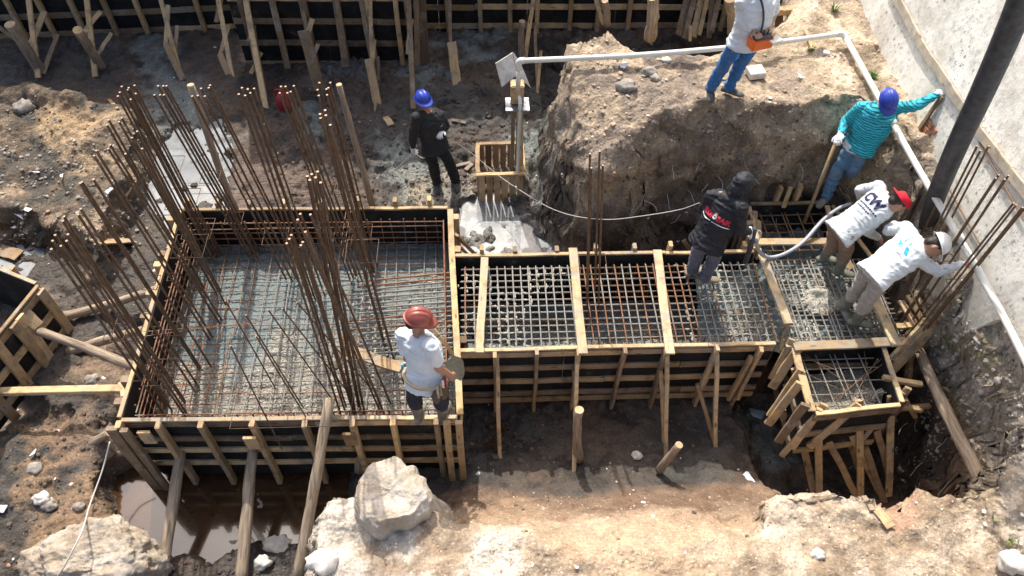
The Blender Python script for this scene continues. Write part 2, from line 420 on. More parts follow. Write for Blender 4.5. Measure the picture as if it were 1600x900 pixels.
# clay slope in the middle foreground
sMid = sst(4.05, 2.3, Y)*sst(-1.1, -.2, X)
H = H+sMid*(1.42+med*.06+big*.10)
rimx = 3.0-.15
rim = PP([(1208, 800), (1222, 778), (1300, 773), (1366, 788), (1392, 806), (1432, 776), (1470, 782), (1540, 768), (1600, 735), (1700, 700), (1800, 1200), (1000, 1200), (1160, 900)], 1.2)
# dark pit under the small pile cap
pit = [(3.35, 2.6), (3.2, 4.0), (3.2, 4.95), (4.75, 5.2), (4.85, 2.6)]
plat(pit, -.75, .3, med*.1)
sRim = plat(rim, 1.22, .13, med*.07)
# rock bench with the stub
bench = PP([(490, 960), (512, 860), (540, 812), (600, 800), (665, 845), (700, 868), (800, 880), (860, 960)], .8)
sBench = plat(bench, 1.10, .38, med*.08)
# main mound
mound = PP([(898, 45), (893, 110), (908, 170), (925, 205), (985, 195), (1040, 168), (1100, 155), (1200, 165), (1300, 158), (1350, 158), (1408, 180), (1450, 230), (1620, 300), (1500, 60), (1330, -120), (1262, -60), (1238, 18), (1205, 58), (1120, 78), (1062, 74), (1010, 72), (960, 52), (925, 34)], 2.2)
d = sdist(X, Y, mound)
sM = sst(-.46, .10, d)**.8
topz = 2.18+med*.05+big*.06-.55*sst(2.2, 1.0, X)*sst(8.2, 7.0, Y)*.7+.12*np.exp(-((X-1.35)**2+(Y-8.75)**2)/.12)
H = H+(topz-H)*sM
# bank under the neighbour's wall
rampw = np.where(Y > 6.1, .34, .16+.5*sst(3.6, 2.9, Y))
xb = np.where(Y > 6.1, 4.58, 4.80-.5*sst(3.6, 2.9, Y))
sB = sst(0, 1, (X+fbm(x0, y0, zz+70, 3, 3)*.03-xb)/rampw)
bankz = np.where(Y > 6.1, 2.1, 1.92)
H = np.where(H < bankz, H+(bankz-H)*sB, H)
# trench left of the mound
tr = PP([(862, 90), (885, 95), (900, 180), (905, 250), (880, 260), (868, 180)], 0)
plat(tr, -.3, .25, 0)
# hollows for water
pud = {}
WL1 = -.42
p1 = PP([(190, 750), (300, 738), (420, 735), (540, 742), (552, 800), (530, 835), (500, 850), (470, 838), (432, 850), (400, 835), (372, 858), (345, 872), (318, 866), (285, 872), (235, 855), (198, 805)], WL1)
plat(p1, WL1-.09, .2, med*.01)
p2 = PP([(705, 318), (760, 300), (800, 330), (832, 352), (858, 380), (870, 405), (700, 420), (690, 360)], -.02)
plat(p2, -.12, .25, med*.03+fine*.03)
p3 = PP([(-40, 380), (40, 385), (105, 405), (135, 425), (95, 440), (20, 432), (-40, 440)], .0)
plat(p3, -.06, .3, med*.03)
p4 = PP([(255, 205), (330, 195), (360, 262), (350, 326), (296, 334), (262, 420), (240, 500), (190, 515), (180, 450), (225, 350), (245, 270)], -.02)
plat(p4, -.12, .25, med*.05+fine*.06)
p5 = PP([(728, 655), (790, 650), (800, 705), (770, 722), (735, 712)], -.32)
plat(p5, -.34, .3, med*.03)
p6 = PP([(683, 820), (760, 800), (800, 850), (830, 872), (700, 880)], -.02)
for pz, wl in ((p2, -.035), (p3, -.03), (p4, -.035), (p5, -.33)):
    dz = sdist(X+med*.12+blot0*.10, Y+fine*.08-blot0*.24+med*.10, pz)+.02; ring = sst(-1.4, -1.0, dz)*sst(.0, -.09, dz); H = np.where(ring > .02, np.maximum(H, (wl+.03+np.maximum(0, med)*.05)*ring+H*(1-ring)), H)
H = H+fine*.018+fbm(x0, y0, zz+2, 22, 3)*.008
# gravelly lumpiness where ground is churned
lump = np.abs(fbm(x0, y0, zz+12, 5.5, 3)); H += lump*(1-.7*sst(-.3, 0, d))*(.045+.05*sst(6.6, 7.4, Y)*sst(-3.2, -2.6, X))*(1-sst(.0, .3, sdist(X, Y, p1)+.1))*(1-.6*sMid)
far = (np.maximum(np.abs(x0)-9, 0)+np.maximum(y0-14, 0)+np.maximum(-y0, 0)); H = np.where(far > 0, H*np.exp(-far*.2), H)
# slope -> craggy 3D displacement
Hg = H.reshape(N1, N2)
gyy, gxx = np.gradient(Hg, gy, gx); sl_ = np.sqrt(gxx**2+gyy**2).ravel()
cr = sst(.6, 3.0, sl_)
PZ = H
nx = fbm(x0, y0, PZ, 3.0, 5, .55); ny = fbm(x0+31, y0, PZ, 3.0, 5, .55); nz = fbm(x0, y0+57, PZ, 4.0, 4, .55)
near = (np.abs(x0) < 9) & (y0 < 14) & (y0 > 0)
xo = x0+np.where(near, cr*nx*.09, 0); yo = y0+np.where(near, cr*ny*.11, 0); zo = PZ+np.where(near, cr*nz*.07, 0)
n9 = fbm(x0, y0, PZ*1.2, 9, 4, .55); n9b = fbm(x0+7, y0, PZ*1.2, 11, 4, .6); xo += np.where(near, cr*n9*.015, 0); yo += np.where(near, cr*n9b*.018, 0); zo += np.where(near, cr*fbm(x0, y0, PZ+90, 8, 3)*.03, 0)
# undercut of the mound face: lower part pushed back
uc = cr*sst(1.9, .5, PZ)*sM*0
# --- colour (earth tones, plus light and shade painted on mound and bank), wetness
def C(*c): return np.array(c, np.float32)
blot = fbm(x0, y0, PZ+20, .9, 5, .6); blot2 = fbm(x0, y0, PZ+60, 2.8, 5, .6)
colr = np.empty((len(x0), 3), np.float32); colr[:] = C(.088, .073, .060)
wet = np.full(len(x0), .45, np.float32)
def paint(mask, c, a=1.0, wt=None):
    global colr, wet
    m_ = (np.clip(mask, 0, 1)*a)[:, None]; colr = colr*(1-m_)+C(*c)*m_
    if wt is not None: wet = wet*(1-m_[:, 0])+wt*m_[:, 0]
def soft(px, z, wdt=.25, nz_=.35):
    return sst(-wdt, wdt, sdist(X, Y, PP(px, z))+blot2*nz_*.5)
paint(sst(.0, .5, blot), (.105, .074, .054)); paint(sst(.15, .6, -blot), (.072, .07, .066)); paint(sst(.25, .6, -blot2), (.05, .042, .036))
sand = (.50, .385, .27); tan = (.48, .37, .26)
paint(sHL, (.14, .105, .072), 1, .25); paint(sHL*sst(.15, .6, blot2), (.32, .24, .155)); paint(sHL*sst(.1, .5, -blot2), (.085, .075, .06))
paint(soft([(60, 170), (130, 165), (150, 200), (120, 240), (60, 225)], .4, .2), (.42, .30, .17), .8)
paint(soft([(0, 640), (120, 660), (220, 745), (230, 830), (180, 900), (0, 900)], 0, .3)*sst(-.3, .2, blot2), (.22, .15, .095), 1, .2)
paint(soft([(60, 415), (200, 400), (110, 500), (130, 540), (230, 560), (150, 640)], 0, .3)*sst(-.1, .3, blot2), (.20, .145, .10), 1, .3)
paint(soft([(200, 660), (240, 700), (190, 730), (130, 700)], 0, .3), (.3, .22, .16), .8)
cm = sst(3.72, 3.5, Y+wxn*.15)*sst(-.9, -.5, X)
paint(cm, (.21, .145, .10), 1, .15)
paint(cm*sst(3.3, 2.75, Y+blot2*.2), sand, 1, .03)
paint(cm*sst(.05, .4, blot2)*sst(2.6, 3.2, Y), (.15, .095, .062), .8, .3); paint(cm*sst(.0, .5, blot), (.40, .28, .18), .6)
paint(cm*sst(3.0, 2.5, Y)*sst(.1, .6, -blot2), (.56, .46, .35), .7)
paint(sRim, (.44, .36, .27), 1, .02); paint(sRim*sst(.0, .5, blot2), (.54, .46, .37), .8); paint(sRim*sst(.1, .5, -blot2), (.33, .25, .17), .8)
paint(soft([(1360, 770), (1440, 765), (1450, 800), (1400, 860), (1380, 820)], 1.2, .1), (.44, .27, .18), .8)
paint(sBench, (.50, .41, .31), 1, .02); paint(sBench*sst(-.15, .2, blot2+.8*sst(-.5, -1.0, X)), (.62, .57, .49), .9); paint(sBench*sst(.1, .5, -blot2), (.36, .27, .19), .7)
paint(sst(-.25, .05, d), (.45, .36, .26), 1, .03)
paint(sM*sst(.05, .5, blot2), (.56, .47, .36), .8); paint(sM*sst(.2, .7, -blot2), (.33, .265, .19), .8)
paint(sM*sst(2.1, 1.5, PZ), (.52, .425, .305), .85); paint(sM*sst(1.8, 1.2, PZ)*sst(-.1, .4, blot2), (.32, .265, .17), .7); paint(sM*sst(1.9, 1.3, PZ)*sst(.0, .4, -blot), (.36, .25, .15), .6)  # first tan lightens the face, painting in its lit part and fill light
paint(sM*sst(.6, .2, np.abs(Y-8.3))*sst(1.6, 1.9, X)*sst(3.2, 2.4, X)*sst(-.1, .3, blot2), (.10, .09, .085), .8)
paint(sst(1.35, .8, PZ+blot2*.2)*sst(-.6, -.1, d)*(Y > 6), (.075, .055, .042), .9, .3)  # shade on the lower mound face, painted as dark brown
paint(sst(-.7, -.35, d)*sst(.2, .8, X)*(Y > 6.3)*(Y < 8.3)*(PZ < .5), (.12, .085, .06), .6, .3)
bankLit = sst(.2, .8, PZ); paint(sB*(Y < 6.2)*bankLit, (.34, .29, .22), 1, .1); paint(sB*(Y < 6.2)*sst(0, .4, blot2)*bankLit, (.52, .48, .42), .9); paint(sB*(Y < 5)*sst(.1, .5, -blot2)*bankLit, (.25, .24, .12), .8)  # lit upper bank painted light by height, shaded lower part left dark
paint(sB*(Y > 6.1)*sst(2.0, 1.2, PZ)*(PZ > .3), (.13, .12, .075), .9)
grn = (.185, .215, .205)
for poly in ([(215, 50), (258, 52), (290, 120), (330, 210), (262, 230), (232, 140)], [(495, 92), (575, 92), (575, 125), (540, 118), (500, 125)], [(722, 40), (790, 45), (770, 80), (742, 95)], [(460, 160), (505, 150), (515, 210), (480, 240)], [(590, 235), (690, 250), (700, 300), (620, 300)], [(780, 300), (850, 340), (800, 300)], [(300, 200), (345, 210), (350, 330), (290, 320)], [(600, 60), (640, 60), (690, 120), (650, 130)], [(880, 200), (900, 200), (870, 270), (820, 290), (820, 200)], [(1160, 600), (1230, 610), (1240, 680), (1180, 690)]):
    paint(soft(poly, 0, .2, .7), grn, .85, .75)
paint(soft([(640, 270), (770, 280), (720, 330), (660, 320)], 0, .2, .6)*sst(-.1, .2, blot2), (.34, .29, .21), .8, .3)
paint(soft([(700, 290), (850, 330), (880, 400), (700, 410)], 0, .3), (.26, .26, .24), .8, .9)
paint(soft([(330, 240), (460, 250), (460, 330), (300, 325)], 0, .3), (.17, .125, .10), .7, .5)
paint(soft([(870, 290), (1180, 300), (1180, 400), (880, 400)], 0, .3)*sst(-.2, .2, blot2), (.13, .10, .085), .7, .3)
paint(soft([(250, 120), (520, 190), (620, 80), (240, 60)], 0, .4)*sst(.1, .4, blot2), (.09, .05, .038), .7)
for pz, w_ in ((p1, .2), (p3, .15), (p4, .15)): paint(sst(-w_, 0, sdist(X, Y, pz)), (.05, .042, .036), .7, 1)
colr *= (1+.16*blot2)[:, None]; colr = np.clip(colr, .01, .8)
tm = bpy.data.meshes.new('ground')
co = np.stack([xo, yo, zo], 1).astype(np.float32)
idx = np.arange(N1*N2).reshape(N1, N2)
q = np.stack([idx[:-1, :-1], idx[:-1, 1:], idx[1:, 1:], idx[1:, :-1]], -1).reshape(-1, 4)
tm.vertices.add(len(co)); tm.vertices.foreach_set('co', co.ravel())
tm.loops.add(q.size); tm.loops.foreach_set('vertex_index', q.ravel().astype(np.int32))
tm.polygons.add(len(q)); tm.polygons.foreach_set('loop_start', np.arange(0, q.size, 4, dtype=np.int32))
tm.update(calc_edges=True)
ca = tm.color_attributes.new('Col', 'FLOAT_COLOR', 'POINT')
ca.data.foreach_set('color', np.concatenate([colr, np.ones((len(colr), 1), np.float32)], 1).ravel())
wa = tm.attributes.new('wet', 'FLOAT', 'POINT'); wa.data.foreach_set('value', wet)
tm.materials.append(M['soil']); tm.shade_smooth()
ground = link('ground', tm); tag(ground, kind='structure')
def gz(x, y):
    i = int(np.clip(np.searchsorted(gx, x), 0, N2-1)); j = int(np.clip(np.searchsorted(gy, y), 0, N1-1)); return float(zo[j*N2+i])
_kx = (x0 > -9) & (x0 < 7)
GB = BVHTree.FromPolygons(co.tolist(), q[(np.abs(co[q[:, 0], 0]) < 9) & (co[q[:, 0], 1] > 1) & (co[q[:, 0], 1] < 14)].tolist())
def ong(x, y, z=0.0):
    d_ = ray(x, y).normalized(); h_ = GB.ray_cast(CAM, d_)[0]
    return h_ if h_ is not None else ong0(x, y, z)
def ong0(x, y, z=0.0):
    p = at(x, y, z)
    for _ in range(14): p = at(x, y, .5*p.z+.5*gz(p.x, p.y))
    return p

def sheet(name, poly, z, mat, grow=.35):
    xs = [p_.x for p_ in poly]; ys = [p_.y for p_ in poly]; st = .08
    ax = np.arange(min(xs)-grow-.1, max(xs)+grow+.1, st, dtype=np.float32); ay = np.arange(min(ys)-grow-.1, max(ys)+grow+.1, st, dtype=np.float32)
    A, B_ = np.meshgrid(ax, ay); keep = (sdist(A.ravel(), B_.ravel(), poly) > -grow).reshape(A.shape); ix = np.arange(A.size).reshape(A.shape)
    qk = keep[:-1, :-1] & keep[1:, 1:] & keep[:-1, 1:] & keep[1:, :-1]
    q_ = np.stack([ix[:-1, :-1], ix[:-1, 1:], ix[1:, 1:], ix[1:, :-1]], -1)[qk]
    me = mesh(name, np.stack([A.ravel(), B_.ravel(), np.full(A.size, z, np.float32)], 1).tolist(), q_.tolist(), M[mat])
    bm = bmesh.new(); bm.from_mesh(me); bmesh.ops.delete(bm, geom=[v for v in bm.verts if not v.link_faces], context='VERTS'); bm.to_mesh(me); bm.free()
    return tag(link(name, me), kind='structure')
sheet('puddle_water', p1, WL1, 'water'); sheet('puddle_water', p2, -.035, 'slurry', .5); sheet('puddle_water', p3, -.03, 'slurry', .3)
sheet('puddle_water', p4, -.035, 'slurry', .4); sheet('puddle_water', p5, -.33, 'water', .1)
p7 = PP([(684, 826), (730, 815), (770, 845), (820, 868), (700, 875)], .3)

# ------------------------------------------------------------------ formwork
def form_side(par, A, B, zt, zb, out, rails, studs, rw=.085, rt_=.028, sw=.05, sd=.085, over=.0, old=.25, seg=1.25, capw=.045, cap=True, jit=.03):
    """one face: dark panels, horizontal rails outside them, upright studs outside the rails"""
    A, B = Vector((A[0], A[1], 0)), Vector((B[0], B[1], 0)); dd = B-A; L = dd.length; u = dd/L; o = Vector(out).normalized()
    n = max(1, round(L/seg))
    for i in range(n):
        a = A+u*(L*i/n+.002); b = A+u*(L*(i+1)/n-.002); zc = (zt+zb)/2
        P = [a, b]; vs = []
        for off in (0, .018):
            for p in (a, b):
                for z in (zb, zt-.004): vs.append((p+o*off).to_tuple()[:2]+(z,))
        c = (a+b)/2+Vector((0, 0, zc)); vs = [Vector(v)-c for v in vs]
        link('panel', mesh('panel', vs, [(0, 1, 3, 2), (4, 6, 7, 5), (0, 4, 5, 1), (2, 3, 7, 6), (1, 5, 7, 3), (0, 2, 6, 4)], M['ply']), par, Matrix.Translation(c))
    for z in rails:
        s = 0
        while s < L-.05:
            e = min(L, s+rnd.uniform(1.6, 2.6)); e = L if L-e < .4 else e
            board('rail', A+u*(s+.002)+o*(.020+rt_/2)+Vector((0, 0, z+rnd.uniform(-.008, .008))), A+u*(e-.004)+o*(.020+rt_/2)+Vector((0, 0, z+rnd.uniform(-.008, .008))), rw, rt_, 'woodold' if rnd.random() < old else 'wood', par, o)
            s = e
    if cap:
        s = 0
        while s < L-.05:
            e = min(L, s+rnd.uniform(1.8, 3.0)); e = L if L-e < .5 else e
            board('top_rail', A+u*(s+.003)+o*.028+Vector((0, 0, zt+.012)), A+u*(e-.003)+o*.028+Vector((0, 0, zt+.012)), capw, .026, 'woodcem' if rnd.random() < .35 else 'wood', par, (0, 0, 1)); s = e
    for t in studs:
        ov = over+rnd.uniform(-.02, .04); t_, lean = t if isinstance(t, tuple) else (t, rnd.uniform(-jit, jit))
        p = A+u*(L*t_)+o*(.020+rt_+.003+sd/2)
        board('stud', p+u*lean+Vector((0, 0, zb-.05)), p+Vector((0, 0, zt-.03+ov)), sw, sd, 'woodold' if rnd.random() < old else 'wood', par, o)

FL, FR, BL, BR = Vector((-3.72, 4.10, 0)), Vector((-.35, 4.04, 0)), Vector((-3.77, 6.99, 0)), Vector((-.50, 6.94, 0))
bigf = empty('foundation_formwork', (-2.1, 4.1, -.35), 'large rectangular timber formwork box with black panels around the wide rebar mat', 'formwork')
tt = lambda px: (at(px, 655, .88).x-FL.x)/(FR.x-FL.x)
form_side(bigf, FL, FR, .9, -.33, (0, -1, 0), (.835, .53, .27, -.02), [(tt(p), 0) for p in (192, 252, 318, 398, 478, 552, 615, 683)], over=.06, sw=.055)
board('stud', FL+Vector((-.06, -.14, -.45)), FL+Vector((-.06, -.14, .95)), .11, .05, 'woodold', bigf, (0, 1, 0))
board('stud', FL+Vector((.06, -.15, -.45)), FL+Vector((.06, -.15, .93)), .08, .05, 'woodold', bigf, (0, 1, 0))
for dx in (-.1, .02): board('stud', FR+Vector((dx, -.16, -.4)), FR+Vector((dx, -.16, 1.05)), .07, .045, 'wood', bigf, (0, 1, 0))
form_side(bigf, BL, BR, .9, -.1, (0, 1, 0), (.82, .5), [.02, .13, .25, .38, .52, .66, .8, .93], over=.12)
form_side(bigf, FL, BL, .9, -.33, (-1, 0, 0), (.82, .5, .2), [.07, .16, .45, .56, .70, .76, .95], over=.05, sw=.08)
form_side(bigf, FR, BR, .9, -.2, (1, 0, 0), (.82,), [.33, .78, .96], sw=.09, over=.02, capw=.07)
for k in ((.3, .15), (.82, .5)):
    pass
for px, py in ((232, 655), (548, 658), (395, 664)):
    p = at(px, py, .8); board('cleat', p+Vector((0, -.16, .03)), p+Vector((0, -.16, -.2)), .13, .03, 'wood', bigf, (0, 1, 0))
for a, b in (((705, 340, .85), (712, 392, .6)), ((706, 375, .7), (736, 402, .1)), ((712, 366, .85), (746, 402, .0))):
    board('brace', at(*a), at(*b), .08, .03, 'wood', bigf, (0, 0, 1))

# beam formwork
ba, bb, bc, bd = Vector((-.34, 4.85, 0)), Vector((3.10, 4.86, 0)), Vector((-.40, 6.15, 0)), Vector((3.16, 6.13, 0))
beam = empty('beam_formwork', (1.4, 4.8, -.25), 'long narrow timber beam formwork with spacer boards laid across its rebar grid', 'formwork')
tb = lambda px: (at(px, 543, .88).x-ba.x)/(bb.x-ba.x)
form_side(beam, ba, bb, .9, -.22, (0, -1, 0), (.825, .545, .285, .02, -.13), [(tb(p), l) for p, l in ((773, .0), (838, .0), (903, .0), (974, -.02), (1038, .0), (1118, -.03), (1188, -.08))], sw=.04, over=.05)
form_side(beam, bc, bd, .9, -.1, (0, 1, 0), (.82, .5, .2), [.09, .2, .34, .47, .6, .72, .86, .97], over=.1)
for a, b, m_, wd in (((757, 403), (749, 551), 'woodcem', .09), ((895, 388), (911, 553), 'woodcem', .10), ((1027, 391), (1047, 553), 'woodcem', .10), ((1190, 398), (1232, 506), 'woodcem', .10)):
    board('spacer_board', at(*a, .955), at(*b, .955), wd, .026, m_, beam)
for a, b in (((903, 546, .86), (896, 738, -.26)), ((1042, 552, .86), (1040, 714, -.26)), ((776, 548, .86), (781, 714, -.3)), ((1120, 552, .84), (1117, 700, -.28)),
             ((1119, 548, .84), (1094, 606, .28)), ((1090, 600, .35), (1119, 698, -.3)), ((1032, 580, .6), (1038, 690, -.28)), ((897, 580, .6), (899, 690, -.28)),
             ((1189, 540, .9), (1152, 622, .0)), ((1174, 558, .75), (1138, 624, -.05)), ((1232, 490, .92), (1222, 548, .62))):
    board('brace', at(*a), at(*b), .045, .06, 'wood', beam, (0, -1, 0))
for a, b in (((944, 333, .75), (958, 398, .05)), ((967, 332, .75), (980, 398, .1)), ((957, 372, .35), (990, 398, .2)), ((1068, 376, .4), (1085, 400, .1)), ((1078, 372, .5), (1100, 398, .3))):
    board('brace', at(*a), at(*b), .06, .03, 'wood', beam, (0, -1, .5))

# right-hand cap formwork
capf = empty('pile_cap_formwork', (3.8, 5.0, -.2), 'timber cap formwork under the feet of the workers beside the white wall', 'formwork')
form_side(capf, (3.26, 6.14), (3.30, 6.9), .9, -.1, (-1, 0, 0), (.82, .5), [.1, .35, .6, .85], over=.05, sw=.07)
form_side(capf, (3.30, 6.92), (4.28, 6.93), .9, -.1, (0, 1, 0), (.82,), [.35, .6], over=.25)
form_side(capf, (4.30, 6.9), (4.62, 5.6), .9, -.1, (1, 0, 0), (.82,), [.3], over=0)
form_side(capf, (3.20, 4.82), (4.62, 4.82), .9, -.1, (0, -1, 0), (.5,), [], over=0)
for a, b, wd, z in (((1180, 378), (1310, 377), .10, .95), ((1240, 541), (1416, 534), .115, .955), ((1366, 466), (1402, 541), .115, .985), ((1407, 470), (1433, 512), .07, .96), ((1400, 510), (1438, 508), .07, .93),
                    ((1420, 462), (1463, 540), .06, .95), ((1432, 462), (1476, 536), .05, .98), ((1292, 322), (1308, 372), .06, .97)):
    board('spacer_board', at(*a, z), at(*b, z), wd, .028, 'woodcem' if wd > .11 else 'wood', capf)
for a, b, wd in (((1466, 502, 1.15), (1392, 578, .7), .17), ((1452, 500, 1.2), (1384, 572, .75), .14), ((1478, 508, 1.05), (1420, 560, .5), .12), ((1460, 520, 1.0), (1504, 606, .3), .09), ((1426, 540, .8), (1420, 600, .2), .06),
                 ((1180, 330, .95), (1176, 378, .75), .06), ((1186, 345, .95), (1184, 395, .8), .07), ((1236, 292, 1.15), (1224, 324, .9), .05), ((1308, 262, 1.18), (1336, 320, .95), .09), ((1312, 395, .9), (1330, 420, .8), .09)):
    board('brace', at(*a), at(*b), wd, .035, 'wood', capf, (.3, -1, .3))

# small deep box
sA, sB_, sC, sD = Vector((3.30, 3.98, 0)), Vector((4.20, 4.06, 0)), Vector((3.32, 4.76, 0)), Vector((4.24, 4.78, 0))
sm = empty('small_box_formwork', (3.75, 4.4, -.7), 'small deep square timber box formwork propped by slanting boards over the dark pit', 'formwork')
form_side(sm, sA, sB_, .9, .05, (0, -1, 0), (.83, .48, .12), [], rw=.09)
form_side(sm, sA, sC, .9, .05, (-1, 0, 0), (.5, .12), [], capw=.08)
form_side(sm, sB_, sD, .9, .05, (1, 0, 0), (.83, .4, .1), [.1, .8], capw=.05)
for a, b, wd in (((1248, 542, .95), (1206, 606, .45), .14), ((1252, 578, .95), (1203, 650, .35), .13), ((1250, 598, .93), (1200, 662, .25), .13), ((1258, 632, .95), (1216, 690, .2), .13), ((1238, 530, .98), (1205, 592, .5), .1), ((1288, 632, .93), (1236, 700, .3), .12), ((1282, 640, .93), (1222, 712, .1), .09),
                 ((1342, 632, .93), (1264, 698, .3), .12), ((1420, 606, .95), (1368, 668, .3), .10), ((1410, 612, .9), (1332, 706, -.1), .1), ((1384, 640, .7), (1345, 690, .2), .08)):
    board('stud', at(*a), at(*b), wd*.68, .04, 'wood' if rnd.random() < .75 else 'woodold', sm, (-.4, -1, .2))
for a, b in (((1280, 632, .8), (1279, 776, -.55)), ((1343, 625, .8), (1344, 780, -.6)), ((1393, 618, .8), (1388, 775, -.6)), ((1240, 618, .5), (1272, 775, -.6)), ((1262, 610, .4), (1286, 700, -.3)), ((1288, 676, .3), (1340, 778, -.6)),
             ((1320, 655, .5), (1375, 770, -.6)), ((1365, 655, .5), (1392, 750, -.5)), ((1322, 660, .3), (1340, 730, -.4)), ((1352, 700, .1), (1382, 785, -.7)), ((1242, 575, .8), (1262, 660, .0)), ((1222, 640, .3), (1238, 690, -.2)), ((1228, 600, .5), (1250, 670, .1))):
    board('brace', at(*a), at(*b), .075, .035, 'wood', sm, (0, -1, .2))
for a, b in (((1296, 650, .45), (1452, 634, .4)), ((1262, 668, .15), (1400, 656, .15)), ((1395, 632, .5), (1440, 640, .4)), ((1400, 600, .8), (1430, 650, .2)), ((1380, 590, .9), (1440, 600, .85))):
    board('rail', at(*a), at(*b), .06, .05, 'wood', sm)

# far formwork walls
def far_wall(label, A, B, zs, studpx, yb, old):
    e = empty('wall_formwork', ((A[0]+B[0])/2, (A[1]+B[1])/2, 0), label, 'formwork', 'tall formwork walls at the back')
    L = B[0]-A[0]; st = [((atY(p, yb, A[1]).x-A[0])/L, (rnd.uniform(-.02, .02))) for p in studpx]
    form_side(e, A, B, 3.5, -.15, (0, -1, 0), zs, st, rw=.10, sw=.075, sd=.09, old=old, seg=1.6, cap=False); return e
wl = far_wall('tall black formwork wall at the top left with pale rails', (-9.4, 12.0), (-4.05, 12.32), (.06, .42, .80, 1.3, 1.9, 2.5, 3.1), (38, 84, 132, 180, 226, 318, 370), 55, .35)
wm = far_wall('tall black formwork wall above the bare bars, its foot nearest the camera', (-3.98, 11.36), (-1.12, 11.28), (-.02, .38, .77, 1.18, 1.8, 2.4, 3.0), (405, 452, 498, 545, 590, 630, 645), 95, .6)
wr = far_wall('tall black formwork wall at the top centre behind the sandy mound', (-2.3, 12.26), (5.3, 12.14), (.08, .44, .84, 1.3, 1.9, 2.5, 3.1), (700, 750, 795, 838, 888, 930, 975, 1060, 1120, 1180, 1240), 45, .2)  # left end extended unseen behind the middle wall to close a sunlit gap
def wbrace(par, a, b, Yw, w_=.08, t=.035, mat='wood'):
    board('brace', atY(a[0], a[1], Yw), ong(*b)+Vector((0, 0, .0)), w_, t, mat, par, (0, -1, .2))
def seg3(par, lst, Yw):
    for (a, ya), (b, yb), wd, m_ in lst: board('brace', atY(*a, ya), atY(*b, yb), wd, .04, m_, par, (0, -1, .2))
seg3(wl, [(((44, -10), 11.9), ((60, 122), 10.9), .085, 'wood'), (((70, 18), 11.8), ((44, 78), 11.2), .09, 'wood'), (((90, 54), 11.7), ((68, 116), 11.0), .07, 'woodold'),
          (((135, -10), 11.9), ((149, 120), 10.9), .085, 'wood'), (((157, 18), 11.8), ((132, 50), 11.4), .07, 'wood'), (((174, 52), 11.7), ((152, 86), 11.3), .06, 'wood'),
          (((250, -5), 11.9), ((284, 122), 10.9), .07, 'wood'), (((263, 8), 11.8), ((259, 74), 11.3), .07, 'wood'), (((259, 68), 11.2), ((286, 125), 10.8), .10, 'wood'), (((277, 40), 11.6), ((274, 80), 11.3), .06, 'wood'),
          (((340, -5), 11.9), ((364, 125), 10.9), .07, 'wood'), (((357, 40), 11.7), ((343, 88), 11.3), .06, 'wood'), (((343, 84), 11.2), ((362, 125), 10.9), .10, 'wood'), (((345, 0), 11.9), ((338, 35), 11.6), .07, 'woodold'),
          (((366, -5), 12.1), ((380, 44), 12.0), .24, 'wood'), (((-5, 40), 11.9), ((30, 65), 11.7), .07, 'woodold')], 0)
seg3(wm, [(((392, 40), 11.2), ((414, 160), 10.3), .13, 'woodold'), (((383, -5), 11.3), ((420, 190), 10.0), .09, 'wood'), (((408, 82), 11.0), ((392, 115), 10.7), .06, 'wood'), (((398, 40), 11.2), ((388, 65), 11.0), .06, 'wood'),
          (((474, 48), 10.5), ((500, 140), 10.3), .17, 'woodold'), (((488, 30), 11.1), ((478, 60), 10.8), .08, 'wood'), (((497, 68), 11.0), ((490, 90), 10.9), .06, 'wood'), (((468, -5), 11.3), ((482, 55), 11.0), .07, 'woodold'),
          (((563, -5), 11.3), ((582, 95), 10.9), .08, 'woodold'), (((578, -5), 11.25), ((581, 90), 10.8), .06, 'wood'), (((576, 92), 10.6), ((596, 195), 9.8), .13, 'wood'), (((590, 88), 10.9), ((594, 152), 10.5), .05, 'woodold'), (((585, 62), 11.0), ((582, 100), 10.7), .06, 'wood'),
          (((638, -5), 11.2), ((646, 170), 9.9), .08, 'woodold'), (((643, 30), 11.0), ((637, 85), 10.7), .07, 'wood'), (((650, -5), 11.2), ((652, 102), 10.9), .08, 'woodold'), (((655, -5), 11.25), ((662, 98), 11.15), .2, 'woodold'),
          (((424, -5), 11.25), ((450, 106), 11.0), .10, 'woodold'), (((524, -5), 11.25), ((541, 104), 11.0), .11, 'woodold')], 0)
seg3(wr, [(((702, -5), 12.0), ((706, 112), 10.9), .06, 'woodold'), (((706, 66), 11.2), ((714, 135), 10.6), .15, 'wood'), (((834, -5), 12.0), ((820, 92), 11.2), .07, 'wood'), (((836, 40), 11.7), ((840, 150), 10.4), .05, 'woodold'),
          (((845, 80), 11.2), ((839, 148), 10.4), .05, 'wood'), (((930, -5), 12.0), ((943, 38), 11.8), .07, 'wood'),
          (((1075, -5), 12.0), ((1060, 55), 11.3), .12, 'woodold'), (((1085, -5), 11.9), ((1070, 60), 11.2), .09, 'woodold'), (((1096, -5), 11.9), ((1083, 58), 11.2), .10, 'wood'), (((1106, -5), 11.8), ((1092, 55), 11.2), .07, 'wood'),
          (((1113, -5), 11.8), ((1108, 60), 11.1), .08, 'woodold'), (((1124, -5), 11.8), ((1112, 50), 11.1), .08, 'woodold'), (((1079, 40), 11.3), ((1078, 65), 11.1), .05, 'wood')], 0)
for a, b, r_, lb in (((15, 38, 1.0), (66, 114, .0), .085, 'thick bark-brown stake leaning toward the top left formwork corner'), ((121, 47, 1.0), (160, 108, .0), .075, 'bark-brown stake nailed to the second brace of the top left formwork')):
    o = log('timber_stake', at(*b), at(*a), r_); tag(o, lb, 'wooden stake')
